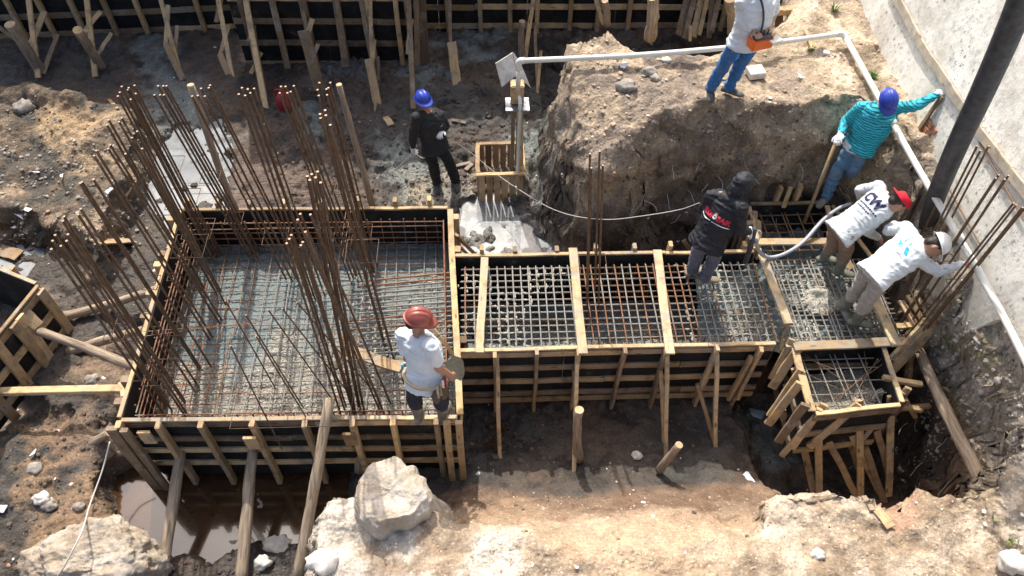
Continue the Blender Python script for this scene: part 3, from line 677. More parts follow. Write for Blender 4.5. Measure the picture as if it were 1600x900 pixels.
for a, b, r_, lb in (((945, 0, 2.0), (948, 38, 1.5), .05, 'pale upright pole right behind the peak of the sandy mound'), ((1020, -5, 2.6), (1015, 60, 1.9), .075, 'thick pale grey pole behind the mound, left of the stacked leaning boards'), ((1141, -5, 2.6), (1148, 52, 1.8), .085, 'pale debarked pole standing behind the man in the white tee')):
    o = log('timber_pole', at(*b), at(*a), r_, mat='log'); tag(o, lb, 'pole')
o = log('timber_pole', ong(816, 95), atY(816, 33, ong(816, 95).y), .055); tag(o, 'dark upright stake behind the tilted white board', 'pole')
pb = board('timber_beam', at(1208, 18, 2.05), at(1262, 13, 2.05), .12, .08, 'wood'); tag(pb, 'short timber across the dark hole behind the man in jeans', 'timber')
pb = board('timber_post', at(1217, 60, 1.2), at(1217, 18, 2.0), .1, .08, 'woodold', None, (0, -1, 0)); tag(pb, 'upright board in the dark hole behind the man in jeans', 'timber')

# left formwork
lf = empty('left_wall_formwork', (-5.4, 5.2, 0), 'timber and black panel formwork cut by the left edge of the picture', 'formwork')
a0, b0 = at(112, 522, -.1), at(48, 606, -.1); dv = (b0-a0).normalized(); nrm = Vector((-dv.y, dv.x, 0)); 
if nrm.x < 0: nrm = -nrm
form_side(lf, a0, a0+dv*2.2, .85, -.1, nrm, (.78, .42, .08), [.02, .19, .24, .37, .55], sw=.11, sd=.04, over=.02, old=.1, rw=.10)
form_side(lf, a0-nrm*.02, a0-nrm*2.2-dv*.3, .85, -.1, -dv, (.78, .4), [.2, .5], old=.1)
board('brace', at(38, 490, .75), at(60, 510, .6), .14, .05, 'wood', lf)
o = log('timber_prop', at(213, 574, .45), at(60, 517, .55), .055); tag(o, 'smooth pale round prop wedged between the left formwork and the big box', 'prop')
o = log('timber_prop', at(95, 496, .1), at(262, 446, .35), .055); tag(o, 'round prop lying behind the slanting bars, reaching the grey slurry', 'prop')
o = log('timber_prop', at(108, 550, .0), at(225, 515, .35), .055); tag(o, 'half-buried round prop, second one down left of the big box', 'prop')
o = board('timber_plank', at(-40, 613, .4), at(193, 608, .45), .09, .06, 'wood'); tag(o, 'level sawn plank running from the left edge to the big box', 'plank')
o = board('timber_block', at(190, 598, .45), at(196, 620, .45), .08, .06, 'wood'); tag(o, 'short wood block at the right end of the level plank', 'block')
o = log('timber_prop', at(118, 706, -.15), at(172, 676, .15), .055); tag(o, 'short round prop below the lower left corner of the big box', 'prop')
for a, b, r_, lb in (((250, 915, -.2), (284, 690, .3), .062, 'leftmost round prop slanting out of the brown pool'), ((376, 915, -.2), (396, 694, .35), .062, 'middle round prop in front of the box, standing in the brown pool'), ((463, 915, .0), (515, 622, 1.1), .058, 'dark round prop that rises above the front rail of the box'), ((562, 735, -.2), (562, 655, .45), .055, 'short grey prop just behind the white rock stub')):
    o = log('timber_prop', at(*a), at(*b), r_); tag(o, lb, 'prop')
for a, b, r_, lb in (((905, 718, -.2), (905, 640, .75), .05, 'upright sawn-off stake in front of the beam formwork'), ((1030, 735, -.12), (1061, 695, .45), .046, 'leaning sawn-off stake, its bright cut end toward the right'), ((952, 395, .1), (963, 320, .85), .05, 'dark round stake between two braces behind the beam'), ((1540, 764, .95), (1436, 548, .75), .062, 'long smooth pole slanting from the cap formwork to the right bank')):
    o = log('timber_stake', at(*a), at(*b), r_); tag(o, lb, 'wooden stake')
for a, b, r_, lb in (((368, 330, .9), (298, 132, 2.6), .042, 'round timber pole standing among the bare bars on the left'), ((584, 330, .5), (529, 132, 2.4), .038, 'tall round timber pole right of all the bare bars'), ((505, 640, .0), (505, 640, .1), .01, None)):
    if lb: o = log('timber_pole', at(*a), at(*b), r_); tag(o, lb, 'pole')

# ------------------------------------------------------------------ concrete in the forms
def patch(name, poly, z, mat, amp, step=.03, lumps=None):
    xs = [p[0] for p in poly]; ys = [p[1] for p in poly]
    ax = np.arange(min(xs), max(xs)+step, step); ay = np.arange(min(ys), max(ys)+step, step)
    GX_, GY_ = np.meshgrid(ax, ay); s_ = GX_.shape; x, y = GX_.ravel().astype(np.float32), GY_.ravel().astype(np.float32)
    hh = z+amp*fbm(x, y, x*0, 4, 5, .6)+amp*.5*fbm(x, y, x*0+8, 18, 3)
    if lumps:
        for lx, ly, lr, lh in lumps: hh += lh*np.exp(-((x-lx)**2+(y-ly)**2)/lr**2)*(1+.5*fbm(x, y, x*0+5, 12, 4))
    ins = (sdist(x, y, poly) > -.0).reshape(s_); ix = np.arange(len(x)).reshape(s_)
    qk = (ins[:-1, :-1] & ins[1:, 1:] & ins[:-1, 1:] & ins[1:, :-1])
    q_ = np.stack([ix[:-1, :-1], ix[:-1, 1:], ix[1:, 1:], ix[1:, :-1]], -1)[qk]
    me = mesh(name, np.stack([x, y, hh], 1).tolist(), q_.tolist(), M[mat], True)
    bm = bmesh.new(); bm.from_mesh(me); bmesh.ops.delete(bm, geom=[v for v in bm.verts if not v.link_faces], context='VERTS'); bm.to_mesh(me); bm.free()
    return tag(link(name, me), kind='stuff')
c1 = patch('wet_concrete', [(-3.74, 4.09), (-.37, 4.05), (-.48, 6.94), (-3.77, 6.98)], .30, 'conc', .02, .022)
tag(c1, 'blue grey freshly poured concrete inside the large box under the rebar mat', 'concrete')
p = at(1290, 470, .8)
c2 = patch('wet_concrete', [(2.3, 4.87), (4.5, 4.87), (4.6, 5.6), (4.28, 6.9), (3.32, 6.9), (3.2, 6.12), (2.5, 6.12)], .64, 'conc', .05, .022, [(p.x+.05, p.y-.1, .4, .10), (4.15, 5.75, .35, .12), (3.3, 6.15, .35, .1), (3.8, 6.7, .5, -.3)])
tag(c2, 'lumpy fresh concrete around the boots of the two bending workers', 'concrete')
c3 = patch('wet_concrete', [(-.32, 4.87), (2.6, 4.87), (2.6, 6.12), (-.38, 6.12)], .05, 'conc', .03, .03)
tag(c3, 'dark concrete deep under the rebar grid of the beam', 'concrete')
c4 = patch('wet_concrete', [(3.31, 4.0), (4.19, 4.08), (4.23, 4.76), (3.33, 4.74)], .45, 'conc', .02, .025, [(4.2, 4.3, .2, .25)])
tag(c4, 'smooth blue grey concrete in the small box', 'concrete')

# ------------------------------------------------------------------ rebar
jj = lambda s: rnd.uniform(-s, s)
mat1 = empty('rebar_mat', (-2.1, 5.5, .3), 'wide rusty rebar mat lying in the large concrete box', 'rebar mat')
def lx(Y, side):  # inner limits of the big box
    t = (Y-4.1)/2.85; return (-3.66+(-3.71+3.66)*t) if side < 0 else (-.43+(-.55+.43)*t)
yv = 4.17
while yv < 6.86:
    t = (yv-4.1)/2.85
    mm = 'rustred' if (yv > 6.3) else ('cemsteel' if yv > 5.1 else 'rustred' if rnd.random() < .5 else 'cemsteel')
    z_ = .345+jj(.008); xa = lx(yv, -1); xb_ = lx(yv, 1); k = xa+.75+jj(.25)
    bar('bar', (xa, yv+jj(.01), z_), (k, yv+jj(.012), z_), .0075, 'rustred', mat1); bar('bar', (k, yv+jj(.012), z_), (xb_, yv+jj(.012), z_+jj(.02)), .0075, mm, mat1)
    yv += .132+jj(.008)
xv = -3.6
while xv < -.46:
    mm = 'rustred' if xv < -2.95 else 'cemsteel'
    bar('bar', (xv+jj(.02), 4.15, .36), (xv-.02+jj(.03), 5.5, .36), .0075, mm if rnd.random() < .7 else 'rustred', mat1)
    bar('bar', (xv-.02+jj(.03), 5.5, .36), (xv-.05+jj(.04), 6.86, .36), .0075, 'cemsteel' if xv > -2.8 else 'rustred', mat1)
    xv += .15+jj(.01)
# upright cage faces round the edge
for z_ in (.44, .54, .64, .74, .83):
    bar('bar', (-3.66, 6.85+jj(.02), z_+jj(.02)), (-.56, 6.84+jj(.02), z_+jj(.02)), .0075, 'rustred', mat1)
    bar('bar', (-3.64, 4.17, z_), (-.45, 4.16, z_+jj(.01)), .0075, 'rustred', mat1)
    bar('bar', (-3.64+jj(.01), 4.2, z_), (-3.69+jj(.01), 6.84, z_), .0075, 'rustred', mat1)
    bar('bar', (-.46, 4.2, z_), (-.56+jj(.01), 6.84, z_), .0075, 'rustred', mat1)
xv = -3.58
while xv < -.6:
    bar('bar', (xv, 6.855, .3), (xv+jj(.02), 6.865, .84), .0075, 'rustred', mat1)
    bar('bar', (xv, 4.155, .3), (xv+jj(.02), 4.155, .84), .0075, 'rustred', mat1); xv += .14
yv = 4.3
while yv < 6.8:
    bar('bar', (-3.66-.03*(yv-4.1)/2.8, yv, .3), (-3.665-.03*(yv-4.1)/2.8, yv+jj(.03), .84), .0075, 'rustred', mat1)
    bar('bar', (-.455-.04*(yv-4.1), yv, .3), (-.455-.04*(yv-4.1), yv+jj(.03), .84), .0075, 'rustred', mat1); yv += .17
# heavy longitudinal bars running out of the beam into the box
mat2 = empty('beam_end_bars', (-1.0, 5.5, .6), 'close-set cement-coated bars running from the beam into the right side of the large box', 'rebar')
yv = 4.95
while yv < 6.08:
    bar('bar', (-1.62+jj(.08), yv+jj(.01), .66+jj(.02)), (-.42, yv+jj(.01), .78), .012, 'cemsteel' if rnd.random() < .7 else 'rustred', mat2); yv += .072
for xv in (-1.5, -1.25, -.95, -.7): bar('bar', (xv, 4.93, .67), (xv+.02, 6.1, .67), .0075, 'cemsteel', mat2)
# beam cage
cage = empty('beam_cage', (1.4, 5.5, .2), 'dense rebar grid lying in the long beam formwork', 'rebar mat')
ys = [4.93+.093*i for i in range(13)]
for yv in ys:
    for xa, xb_ in ((-.33, 1.0), (1.0, 2.3), (2.3, 3.2)):
        bar('bar', (xa, yv+jj(.008), .80+jj(.01)), (xb_, yv+jj(.008), .80+jj(.01)), .010, 'cemsteel' if xa > 2 or xa < 0 or rnd.random() < .5 else 'rust', cage)
    if int(yv*100) % 2: bar('bar', (-.33, yv, .25), (3.2, yv, .25), .010, 'rust', cage)
xv = -.27
while xv < 3.2:
    m_ = 'cemsteel' if rnd.random() < .75 else 'rustred'
    dx = jj(.018); z_ = .822
    pts = [(xv+dx, 4.90, .2), (xv+dx, 4.90, z_-.01), (xv+dx, 4.92, z_), (xv+dx*.3-.012, 6.06, z_), (xv-.012, 6.085, z_-.01), (xv-.012, 6.085, .2)]
    tube('stirrup', pts, .0095, m_, cage, seg=5); xv += .093
for i in range(26):
    x_ = rnd.uniform(-.25, 3.1); y_ = rnd.uniform(4.95, 6.05); bar('tie', (x_, y_, .83), (x_+jj(.06), y_+jj(.06), .5), .004, 'rust', cage)
# cap cage
cage2 = empty('cap_cage', (3.9, 5.5, .2), 'cement-splashed rebar grid where the two bending workers stand', 'rebar mat')
yv = 4.9
while yv < 6.86:
    xa = 3.27 if yv < 6.12 else 3.36; xb_ = 4.62 if yv < 5.6 else 4.62-.34*(yv-5.6)/1.3; sp = .075 if yv < 6.1 else .15
    bar('bar', (xa, yv+jj(.01), .80), (xb_, yv+jj(.01), .80+jj(.01)), .009, 'cemsteel' if yv < 6.1 else 'rust', cage2)
    if yv < 6.1: bar('bar', (xa, yv+jj(.02), .62), (xb_, yv+jj(.02), .62), .010, 'cemsteel', cage2)
    yv += sp
xv = 3.33
while xv < 4.6:
    yt = 6.08
    bar('bar', (xv+jj(.015), 4.9, .818), (xv+jj(.02)-.02, yt, .818), .009, 'cemsteel', cage2)
    if rnd.random() < .35: bar('bar', (xv+.03, 4.9, .82), (xv+.01, yt, .82), .008, 'cemsteel', cage2)
    xv += .085
for xv in (3.42, 3.56, 3.70, 3.74, 3.9, 4.05, 4.2): bar('bar', (xv+.03, 6.1, .815), (xv, 6.88, .815), .0085, 'rust', cage2)
# small box grid
cage3 = empty('small_box_cage', (3.75, 4.4, .6), 'sparse rebar grid over the concrete of the small box', 'rebar mat')
for yv in (4.12, 4.26, 4.42, 4.58, 4.7): bar('bar', (3.33, yv, .76), (4.2, yv+.01, .76), .007, 'cemsteel', cage3)
for xv in (3.42, 3.58, 3.74, 3.79, 3.9, 4.06): bar('bar', (xv+.02, 4.05, .774), (xv-.02, 4.76, .774), .007, 'cemsteel', cage3)
for a, b in (((1250, 548), (1330, 604)), ((1292, 640), (1382, 556)), ((1262, 585), (1380, 640)), ((1300, 625), (1392, 560)), ((1225, 545), (1310, 580)), ((1372, 560), (1330, 625)), ((1350, 548), (1362, 615))):
    bar('bar', at(*a, .85), at(*b, .83), .004, 'rust', cage3)

def ubars(label, tops, base, z0=.1, ext=0, r=.0118, ties=0, cat='rebar bundle', group='bundles of upright starter bars', spread=.9, nudge=None):
    mx = sum(t[0] for t in tops)/len(tops); my = sum(t[1] for t in tops)/len(tops)
    b0 = at(base[0], base[1], z0); e = empty('starter_bars', b0, label, cat, group); ends = []
    for tx, ty in tops:
        b = at(base[0]+(tx-mx)*spread+rnd.uniform(-1.5, 1.5), base[1]+(ty-my)*spread+rnd.uniform(-2.5, 2.5), z0)
        d_ = ray(tx, ty)                       # point of the sight line nearest the upright over b
        dx, dy = d_.x, d_.y; t = (b.x*dx+b.y*dy)/(dx*dx+dy*dy); top = CAM+d_*t
        if top.z > 4: top = b+(top-b)*(4/top.z)
        b = b+(b-top)*(ext/max(.1, top.z-b.z)); bar('bar', b, top, r, 'rust', e, 'cut'); ends.append((b, top))
    ties += 1
    for k in range(ties):
        f = (k+1)/(ties+1)*.8; P = [a.lerp(c, f) for a, c in ends]; c = sum(P, Vector())/len(P)
        rr = max(.05, max((p-c).length for p in P)+.012)
        tube('stirrup', [c+Vector((sx*rr, sy*rr, 0)) for sx, sy in ((1, 1), (-1, 1), (-1, -1), (1, -1))], .005, 'rust', e, seg=5, closed=True)
    return e
ubars('bundle of eight tall bars, upper left of the box, nearest the pale slurry stream', [(190, 135), (201, 137), (210, 133), (187, 144), (200, 140), (212, 146), (184, 150), (204, 155)], (332, 400), .35, ties=2)
ubars('tall bars just right of the leftmost high bundle, in front of the slurry', [(241, 148), (247, 134), (255, 134), (260, 134), (250, 148), (256, 148)], (398, 398), .35, ties=1)
ubars('tall bars beside the round pole on the left', [(300, 150), (309, 149), (314, 138), (320, 150), (326, 137), (328, 133)], (462, 432), .35, ties=1)
ubars('tall bars left of the red jug', [(373, 147), (378, 137), (383, 149), (387, 139), (391, 145), (397, 138)], (496, 465), .35, ties=1)
ubars('tall bars rising in front of the red jug', [(437, 145), (439, 135), (446, 135), (449, 145), (454, 143), (459, 134)], (560, 440), .35, ties=1)
ubars('tall bars immediately left of the tall round pole', [(496, 140), (499, 129), (498, 149), (511, 148), (513, 137), (516, 129), (510, 139)], (580, 425), .35, ties=1)
ubars('long bars in the middle of the box, their tops level with the back rail', [(500, 178), (508, 172), (501, 184), (509, 180), (516, 195)], (612, 560), .35, ties=1)
ubars('bars ending behind the pile of middle tops', [(480, 275), (484, 281), (487, 272), (493, 277), (496, 268), (501, 285)], (562, 640), .35, ties=2)
ubars('low bundle whose bright ends stand left of centre in the box', [(448, 380), (452, 373), (455, 367), (470, 383), (473, 378)], (545, 645), .35, ties=1)
ubars('four bars with tops just below the back rail of the box', [(465, 343), (469, 334), (477, 362), (485, 335)], (600, 640), .35)
ubars('leftmost low bars, ends farthest toward the left edge', [(82, 376), (86, 367), (95, 384), (80, 389)], (262, 640), .3, ties=1)
ubars('low bars on the left with ends above the muddy puddle', [(106, 366), (104, 376), (98, 345), (100, 338)], (292, 642), .3, ties=1)
ubars('pair of bars left, third cluster up from the lower corner', [(126, 326), (122, 335)], (308, 610), .3)
ubars('three bars left with ends over the sandy heap', [(125, 286), (128, 284), (146, 280)], (318, 575), .3, ties=1)
ubars('two bars with ends beside the crumpled white sheet', [(150, 235), (147, 243)], (330, 530), .3)
ubars('two bars rising over the right flank of the soil heap', [(169, 232), (172, 226)], (345, 505), .3)
ubars('four bars with ends just right of the heap top', [(167, 195), (170, 187), (186, 190), (190, 184)], (325, 450), .35, ties=1)
ubars('bars bristling between the heap and the slurry stream', [(206, 215), (214, 205), (222, 232), (196, 240)], (342, 470), .35)
ubars('thin single bars slanting across the front of the rebar mat', [(464, 472), (441, 482), (419, 484), (400, 525), (352, 470), (384, 492), (360, 540)], (500, 640), .45, r=.0075, spread=1.35, group='bundles of upright starter bars')
ubars('four short bars standing on the beam left of its middle', [(922, 240), (924, 262), (937, 236), (942, 258)], (923, 500), .4, ties=0, r=.011)
e = ubars('column bars in front of the white wall beside the pump hose', [(1524, 200), (1527, 228), (1532, 235), (1545, 228)], (1437, 410), 1.5, ext=1.35, r=.011, ties=1)
ubars('column bars before the white wall, middle cluster', [(1556, 278), (1561, 273), (1576, 274), (1570, 280)], (1452, 448), 1.5, ext=1.35, r=.011, ties=2)
ubars('column bars held by the worker in the white helmet', [(1584, 317), (1588, 320), (1598, 324), (1604, 322)], (1466, 482), 1.5, ext=1.35, r=.011, ties=2)
# bright tie wires strung between bars
for a, b, lb in (((285, 290), (520, 285), 'upper of two level rusty wires above the back rail of the box'), ((288, 303), (500, 300), 'lower of two level rusty wires above the back rail of the box'), ((190, 530), (420, 500), 'lower rusty wire tied across the slanting bars at the left rail'), ((200, 520), (400, 505), 'upper rusty wire tied across the slanting bars at the left rail'), ((535, 400), (556, 290), 'short steep rusty wire in front of the long middle bars'), ((545, 300), (520, 470), 'long steep rusty wire crossing the long middle bars')):
    o = bar('tie_wire', at(*a, 1.0), at(*b, 1.0), .004, 'rustred'); tag(o, lb, 'wire')

# ------------------------------------------------------------------ neighbour's wall
def wallpt(Y, z, off=0.0): return Vector((WX-off+WB*max(0, z-2), Y, z))
ny_, nz_ = 150, 70; vs = []; fs = []
def zbot(Y):
    b = 1.98
    b -= .9*float(sst(4.3, 4.75, Y)*(1-sst(5.7, 6.1, Y)))
    return b+.06*mnoise.noise(Vector((Y*3, 1, 0)))
for i in range(ny_+1):
    Yv = 1.0+i*(13.5/ny_); zb = zbot(Yv)
    for j in range(nz_+1):
        z = zb+(6.8-zb)*(j/nz_)**1.3; p = wallpt(Yv, z); p.x += .012*mnoise.noise(Vector((Yv*2, z*2, 0))); vs.append(p)
for i in range(ny_):
    for j in range(nz_): a = i*(nz_+1)+j; fs.append((a, a+1, a+nz_+2, a+nz_+1))
n0 = len(vs); vs += [v+Vector((.25, 0, 0)) for v in vs]
for i in range(ny_):
    for j in range(nz_): a = n0+i*(nz_+1)+j; fs.append((a, a+nz_+1, a+nz_+2, a+1))
for i in range(ny_):
    a = i*(nz_+1); b = a+nz_+1; fs.append((a, b, n0+b, n0+a)); a += nz_; b += nz_; fs.append((a, n0+a, n0+b, b))
for j in range(nz_): fs.append((j, n0+j, n0+j+1, j+1)); a = ny_*(nz_+1)+j; fs.append((a, a+1, n0+a+1, n0+a))
o = link('plaster_wall', mesh('wall', vs, fs, M['plaster'], True)); tag(o, 'high white plastered wall with dark speckles along the right side of the site', 'wall')
wb = empty('wall_ledger', atW(1500, 190, .04), 'long weathered board ledge running along the white wall, cut away where the hand rests', 'board')
pts = [(1392, -20), (1440, 72), (1492, 150), (1530, 205), (1577, 268), (1625, 330)]
for (a, b) in zip(pts[:-1], pts[1:]):
    board('board', atW(*a, .03), atW(*b, .03), .10, .035, 'woodpale', wb, (-1, 0, .2))
o = board('wall_batten', atW(1472, 150, .03), atW(1418, 228, .03), .05, .03, 'woodold', None, (-1, 0, .2)); tag(o, 'slanting old batten on the wall below the long board', 'batten')
o = bar('wall_wire', atW(1300, 25, .15), atW(1350, -8, .02), .006, 'wire'); tag(o, 'thin dark wire stretched to the top of the white wall', 'wire')
for a, b, lb in (((1530, 222), (1600, 345), 'upper dark rod against the white wall behind the column bars'), ((1480, 290), (1530, 380), 'lower dark rod against the white wall near the pump hose')):
    o = bar('wall_rod', atW(*a, .03), atW(*b, .03), .009, 'wire'); tag(o, lb, 'rod')
# broken brick patch low on the wall
c = atW(1448, 205, .01)
bp_ = empty('exposed_brick_patch', c, 'reddish patch of bare bricks showing low on the white wall under the batten', 'brick patch')
for i in range(9):
    y_ = (i % 3-1)*.085+(.03 if i//3 % 2 else 0)+rnd.uniform(-.01, .01); z_ = (i//3-1)*.075
    boxm('brick', Vector((WX+WB*(c.z+z_-2)-.002+rnd.uniform(-.006, .004), c.y+y_, c.z+z_)), .03, .075, .062, 'brick', bp_)
# white pipe
pipe = empty('drain_pipe', at(1318, 52, 2.25), 'long white plastic pipe crossing the mound and turning down along the white wall', 'pipe')
P0, P1, P2 = at(813, 95, 2.28), at(1313, 53, 2.33), at(1322, 60, 2.3)
tube('pipe', spline([P0, at(1000, 86, 2.32), at(1180, 70, 2.32), P1], 6), .033, 'pvc', pipe, seg=12)
tube('pipe', spline([P2, at(1430, 255, 2.25), at(1545, 452, 2.15), at(1640, 640, 2.05)], 6), .034, 'pvc', pipe, seg=12)
for cp, dd in ((at(965, 88.5, 2.3), (1, -.02, 0)), (at(1205, 66, 2.33), (1, 0, 0)), (at(1395, 190, 2.28), (P2-at(1430, 255, 2.25))), (at(1500, 372, 2.2), (P2-at(1430, 255, 2.25)))):
    dd = Vector(dd).normalized(); tube('coupling', [cp-dd*.06, cp+dd*.06], .041, 'pvc', pipe, seg=12)
tube('elbow', spline([P1+Vector((-.03, 0, 0)), P1+Vector((.03, 0, 0)), P2, P2+(P2-P1)*.4+Vector((0, -.04, 0))], 4), .041, 'pvc', pipe, seg=12)
tube('elbow', spline([P0+Vector((.05, 0, 0)), P0, P0+Vector((-.02, 0, -.05)), P0+Vector((-.02, 0, -.12))], 4), .04, 'pvc', pipe, seg=12)
tube('pipe', [P0+Vector((-.02, 0, -.1)), P0+Vector((-.02, 0, -.42))], .03, 'pvc', pipe, seg=10)

# gauge stand with tilted board, box and plate
gs = empty('pump_stand', at(806, 268, .2), 'wooden stand carrying a small box under a folded white board, in the slatted pit', 'stand')
X0, Y0 = .40, 8.20
for dx, t_ in ((-.06, .05), (.03, .04), (.09, .035)): board('post', (X0+dx, Y0+.02, .05), (X0+dx*.7, Y0+.02, 1.55), .05, .04, 'wood' if dx > 0 else 'woodold', gs, (0, -1, 0))
boxm('metal_plate', Vector((X0, Y0-.05, 1.56)), .30, .26, .02, 'metal', gs)
boxm('box', Vector((X0, Y0, 1.72)), .17, .16, .28, 'wood', gs)
tube('outlet_pipe', spline([(X0+.02, Y0-.08, 1.72), (X0+.03, Y0-.15, 1.68), (X0+.03, Y0-.16, 1.5), (X0+.02, Y0-.14, .25)], 6), .024, 'pvc', gs, seg=10)
M['whiteboard'] = simple('white_board', (.75, .73, .68), .7, 0, 8, .35)
def plate(P_):
    n_ = (P_[1]-P_[0]).cross(P_[3]-P_[0]).normalized()*.006; c = sum(P_, Vector())/4; vs = [p_-c+n_ for p_ in P_]+[p_-c-n_ for p_ in P_]
    link('shade_board', mesh('shade_board', vs, [(0, 1, 2, 3), (7, 6, 5, 4), (0, 4, 5, 1), (1, 5, 6, 2), (2, 6, 7, 3), (3, 7, 4, 0)], M['whiteboard']), gs, Matrix.Translation(c))
plate([at(774, 99, 2.0), at(801, 82, 2.12), at(807, 117, 1.86), at(784, 136, 1.68)])
plate([at(802, 82, 2.12), at(813, 98, 1.98), at(829, 137, 1.66), at(808, 117, 1.86)])
# slatted pit liner
cr_ = empty('slatted_pit_liner', (.18, 8.35, .1), 'square slatted wooden pit liner at the foot of the stand', 'crate')
xa, xb_, ya, yb = -.13, .50, 8.03, 8.66
for yy in (ya, yb):
    board('rim_board', (xa-.02, yy, .47), (xb_+.02, yy, .47), .06, .03, 'wood', cr_)
    for i in range(6): xx = xa+.05+i*(xb_-xa-.1)/5; board('slat', (xx, yy, -.25), (xx, yy, .455), .085, .02, 'woodold' if yy == yb else 'wood', cr_, (0, 1, 0))
for xx in (xa, xb_):
    board('rim_board', (xx, ya+.032, .472), (xx, yb-.032, .472), .06, .03, 'wood', cr_)
    for i in range(6): y_ = ya+.06+i*(yb-ya-.12)/5; board('slat', (xx, y_, -.25), (xx, y_, .455), .08, .02, 'wood', cr_, (1, 0, 0))
# pump hose
hp = spline([at(1446, 368, 1.3), at(1458, 320, 2.0), at(1490, 240, 2.9), at(1532, 150, 3.7), at(1572, 60, 4.3), at(1606, -25, 4.8), at(1640, -130, 5.3)], 12)
o = tube('pump_hose', hp, .12, 'rubber', seg=20, rfun=lambda t: .092+.016*t+(.006 if t < .03 else 0)); tag(o, 'thick black concrete pump hose hanging down between the workers and the wall', 'hose')
# cords
def cord(name, pts, r, mat, label, cat='cord'):
    o = tube(name, spline(pts, 8), r, mat, seg=6); return tag(o, label, cat)
cord('signal_cord', [at(1093, 317, 1.95), at(1060, 328, 1.6), at(1000, 338, 1.45), at(950, 343, 1.25), at(900, 338, 1.1), at(860, 325, .95), at(820, 302, .8), at(780, 275, .55), at(740, 242, .7), at(712, 222, .95), at(692, 207, 1.16)], .0045, 'rope', 'long pale cord from the hooded man to the man in the blue helmet')
cord('loose_cord', [at(688, 207, 1.14), at(684, 226, .95), at(676, 240, .8), at(662, 247, .75), at(650, 240, .8), at(646, 233, .88)], .006, 'rope', 'slack loop of pale cord between the hands of the man in black')
cord('cord_end', [at(646, 233, .88), at(640, 243, .7), at(620, 262, .05), at(584, 281, .03)], .006, 'rope', 'pale cord trailing on the ground left of the man in black')
cord('ground_cable', [at(172, 690, .3), at(160, 735, .1), at(140, 790, .08), at(128, 830, .55), at(100, 885, .5), at(80, 915, .3)], .009, 'rope', 'thin pale cable running over the boulder at the lower left')
cord('vibrator_hose', [at(1180, 372, 1.75), at(1186, 392, 1.3), at(1200, 402, 1.0), at(1225, 397, 1.0), at(1255, 378, 1.0), at(1285, 345, 1.1), at(1310, 326, 1.15), at(1330, 318, 1.2)], .024, simple('grey_hose', (.42, .45, .50), .4), 'grey vibrator hose curving from the hooded man to the worker in the red cap', 'hose')
# tools
t_ = empty('wooden_pole', at(1258, 345, .9), 'long wooden tool handle held down into the forms by the man in turquoise', 'handle')
tube('handle', [at(1257, 347, .85), at(1310, 213, 1.98)], .022, 'wood', t_, seg=10)

# ------------------------------------------------------------------ rocks
def rockobj(name, c, sx, sy, sz, mat, label=None, cat='rock', group=None, seed=0, sub=4, amp=.25, flat=None, freq=1.6):
    bm = bmesh.new(); bmesh.ops.create_icosphere(bm, subdivisions=sub, radius=1); sv = Vector((seed*3.1, seed*1.7, seed*.9))
    for v in bm.verts:
        p = v.co.copy(); a = 1+amp*mnoise.fractal(p*freq+sv, .9, 2, 5)
        if flat: p.z = min(p.z, flat+.06*mnoise.noise(p*3+sv))
        # blocky facets
        p = p*a
        v.co = Vector((p.x*sx, p.y*sy, p.z*sz))
        if sub > 4: v.co += p.normalized()*(.018*mnoise.fractal(p*9+sv, .8, 2, 4))
    me = bpy.data.meshes.new(name); bm.to_mesh(me); bm.free(); me.materials.append(M[mat]); me.shade_smooth()
    o = link(name, me, None, Matrix.Translation(c)); return tag(o, label, cat, group) if label else o
o = rockobj('boulder', Vector((-4.0, 2.98, -.02)), .62, .42, .48, 'rock', 'large pale boulder at the lower left corner with a cable across it', 'boulder', seed=3, sub=6, amp=.35, flat=.7, freq=.9)
def stub():
    c = at(610, 762, 1.42); vs = []; fs = []; NZ, NA = 90, 110
    prof = [(0, .0), (.02, .24), (.05, .31), (.12, .345), (.24, .35), (.34, .325), (.5, .37), (.75, .46), (1.1, .56), (1.9, .75)]
    for i in range(NZ+1):
        t = (i/NZ); q = t*(len(prof)-1)
        if t < .3: k = t/.3*3; 
        else: k = 3+(t-.3)/.7*6
        a = min(int(k), 8); f_ = k-a; dz = prof[a][0]*(1-f_)+prof[a+1][0]*f_; r = prof[a][1]*(1-f_)+prof[a+1][1]*f_
        for j in range(NA):
            an = 2*math.pi*j/NA; p = Vector((math.cos(an)*r*1.02, math.sin(an)*r*.92, -dz)); ww = 1 if r > .2 else r/.2
            k2 = 1+.13*mnoise.noise(Vector((math.cos(an)*1.3, math.sin(an)*1.3, -dz*.6)))+.07*math.cos(3*an+.6)-.12*math.exp(-((an-1.25)/.25)**2)+.10*mnoise.noise(Vector((math.cos(an)*3, math.sin(an)*3, -dz*2.5)))
            p.x *= k2; p.y *= k2; m_ = Vector((mnoise.noise(p*5), mnoise.noise(p*5+Vector((9, 0, 0))), mnoise.noise(p*5+Vector((0, 9, 0)))))
            p += m_*.032; p += Vector((p.x, p.y, .2)).normalized()*(.014*mnoise.fractal(p*16, .8, 2, 4)); p.z += .03*mnoise.noise(Vector((p.x*4, p.y*4, 3)))-.10*math.exp(-((p.x-.02)**2+(p.y+.05)**2)/.03)*(.4 if r < .3 else 0)
            vs.append(p)
    for i in range(NZ):
        for j in range(NA): k = (j+1) % NA; fs.append((i*NA+j, (i+1)*NA+j, (i+1)*NA+k, i*NA+k))
    o = link('rock_stub', mesh('rock_stub', vs, fs, M['rockw'], True), None, Matrix.Translation(c)); tag(o, 'white flat-topped rock stub in front of the box', 'boulder')
stub()
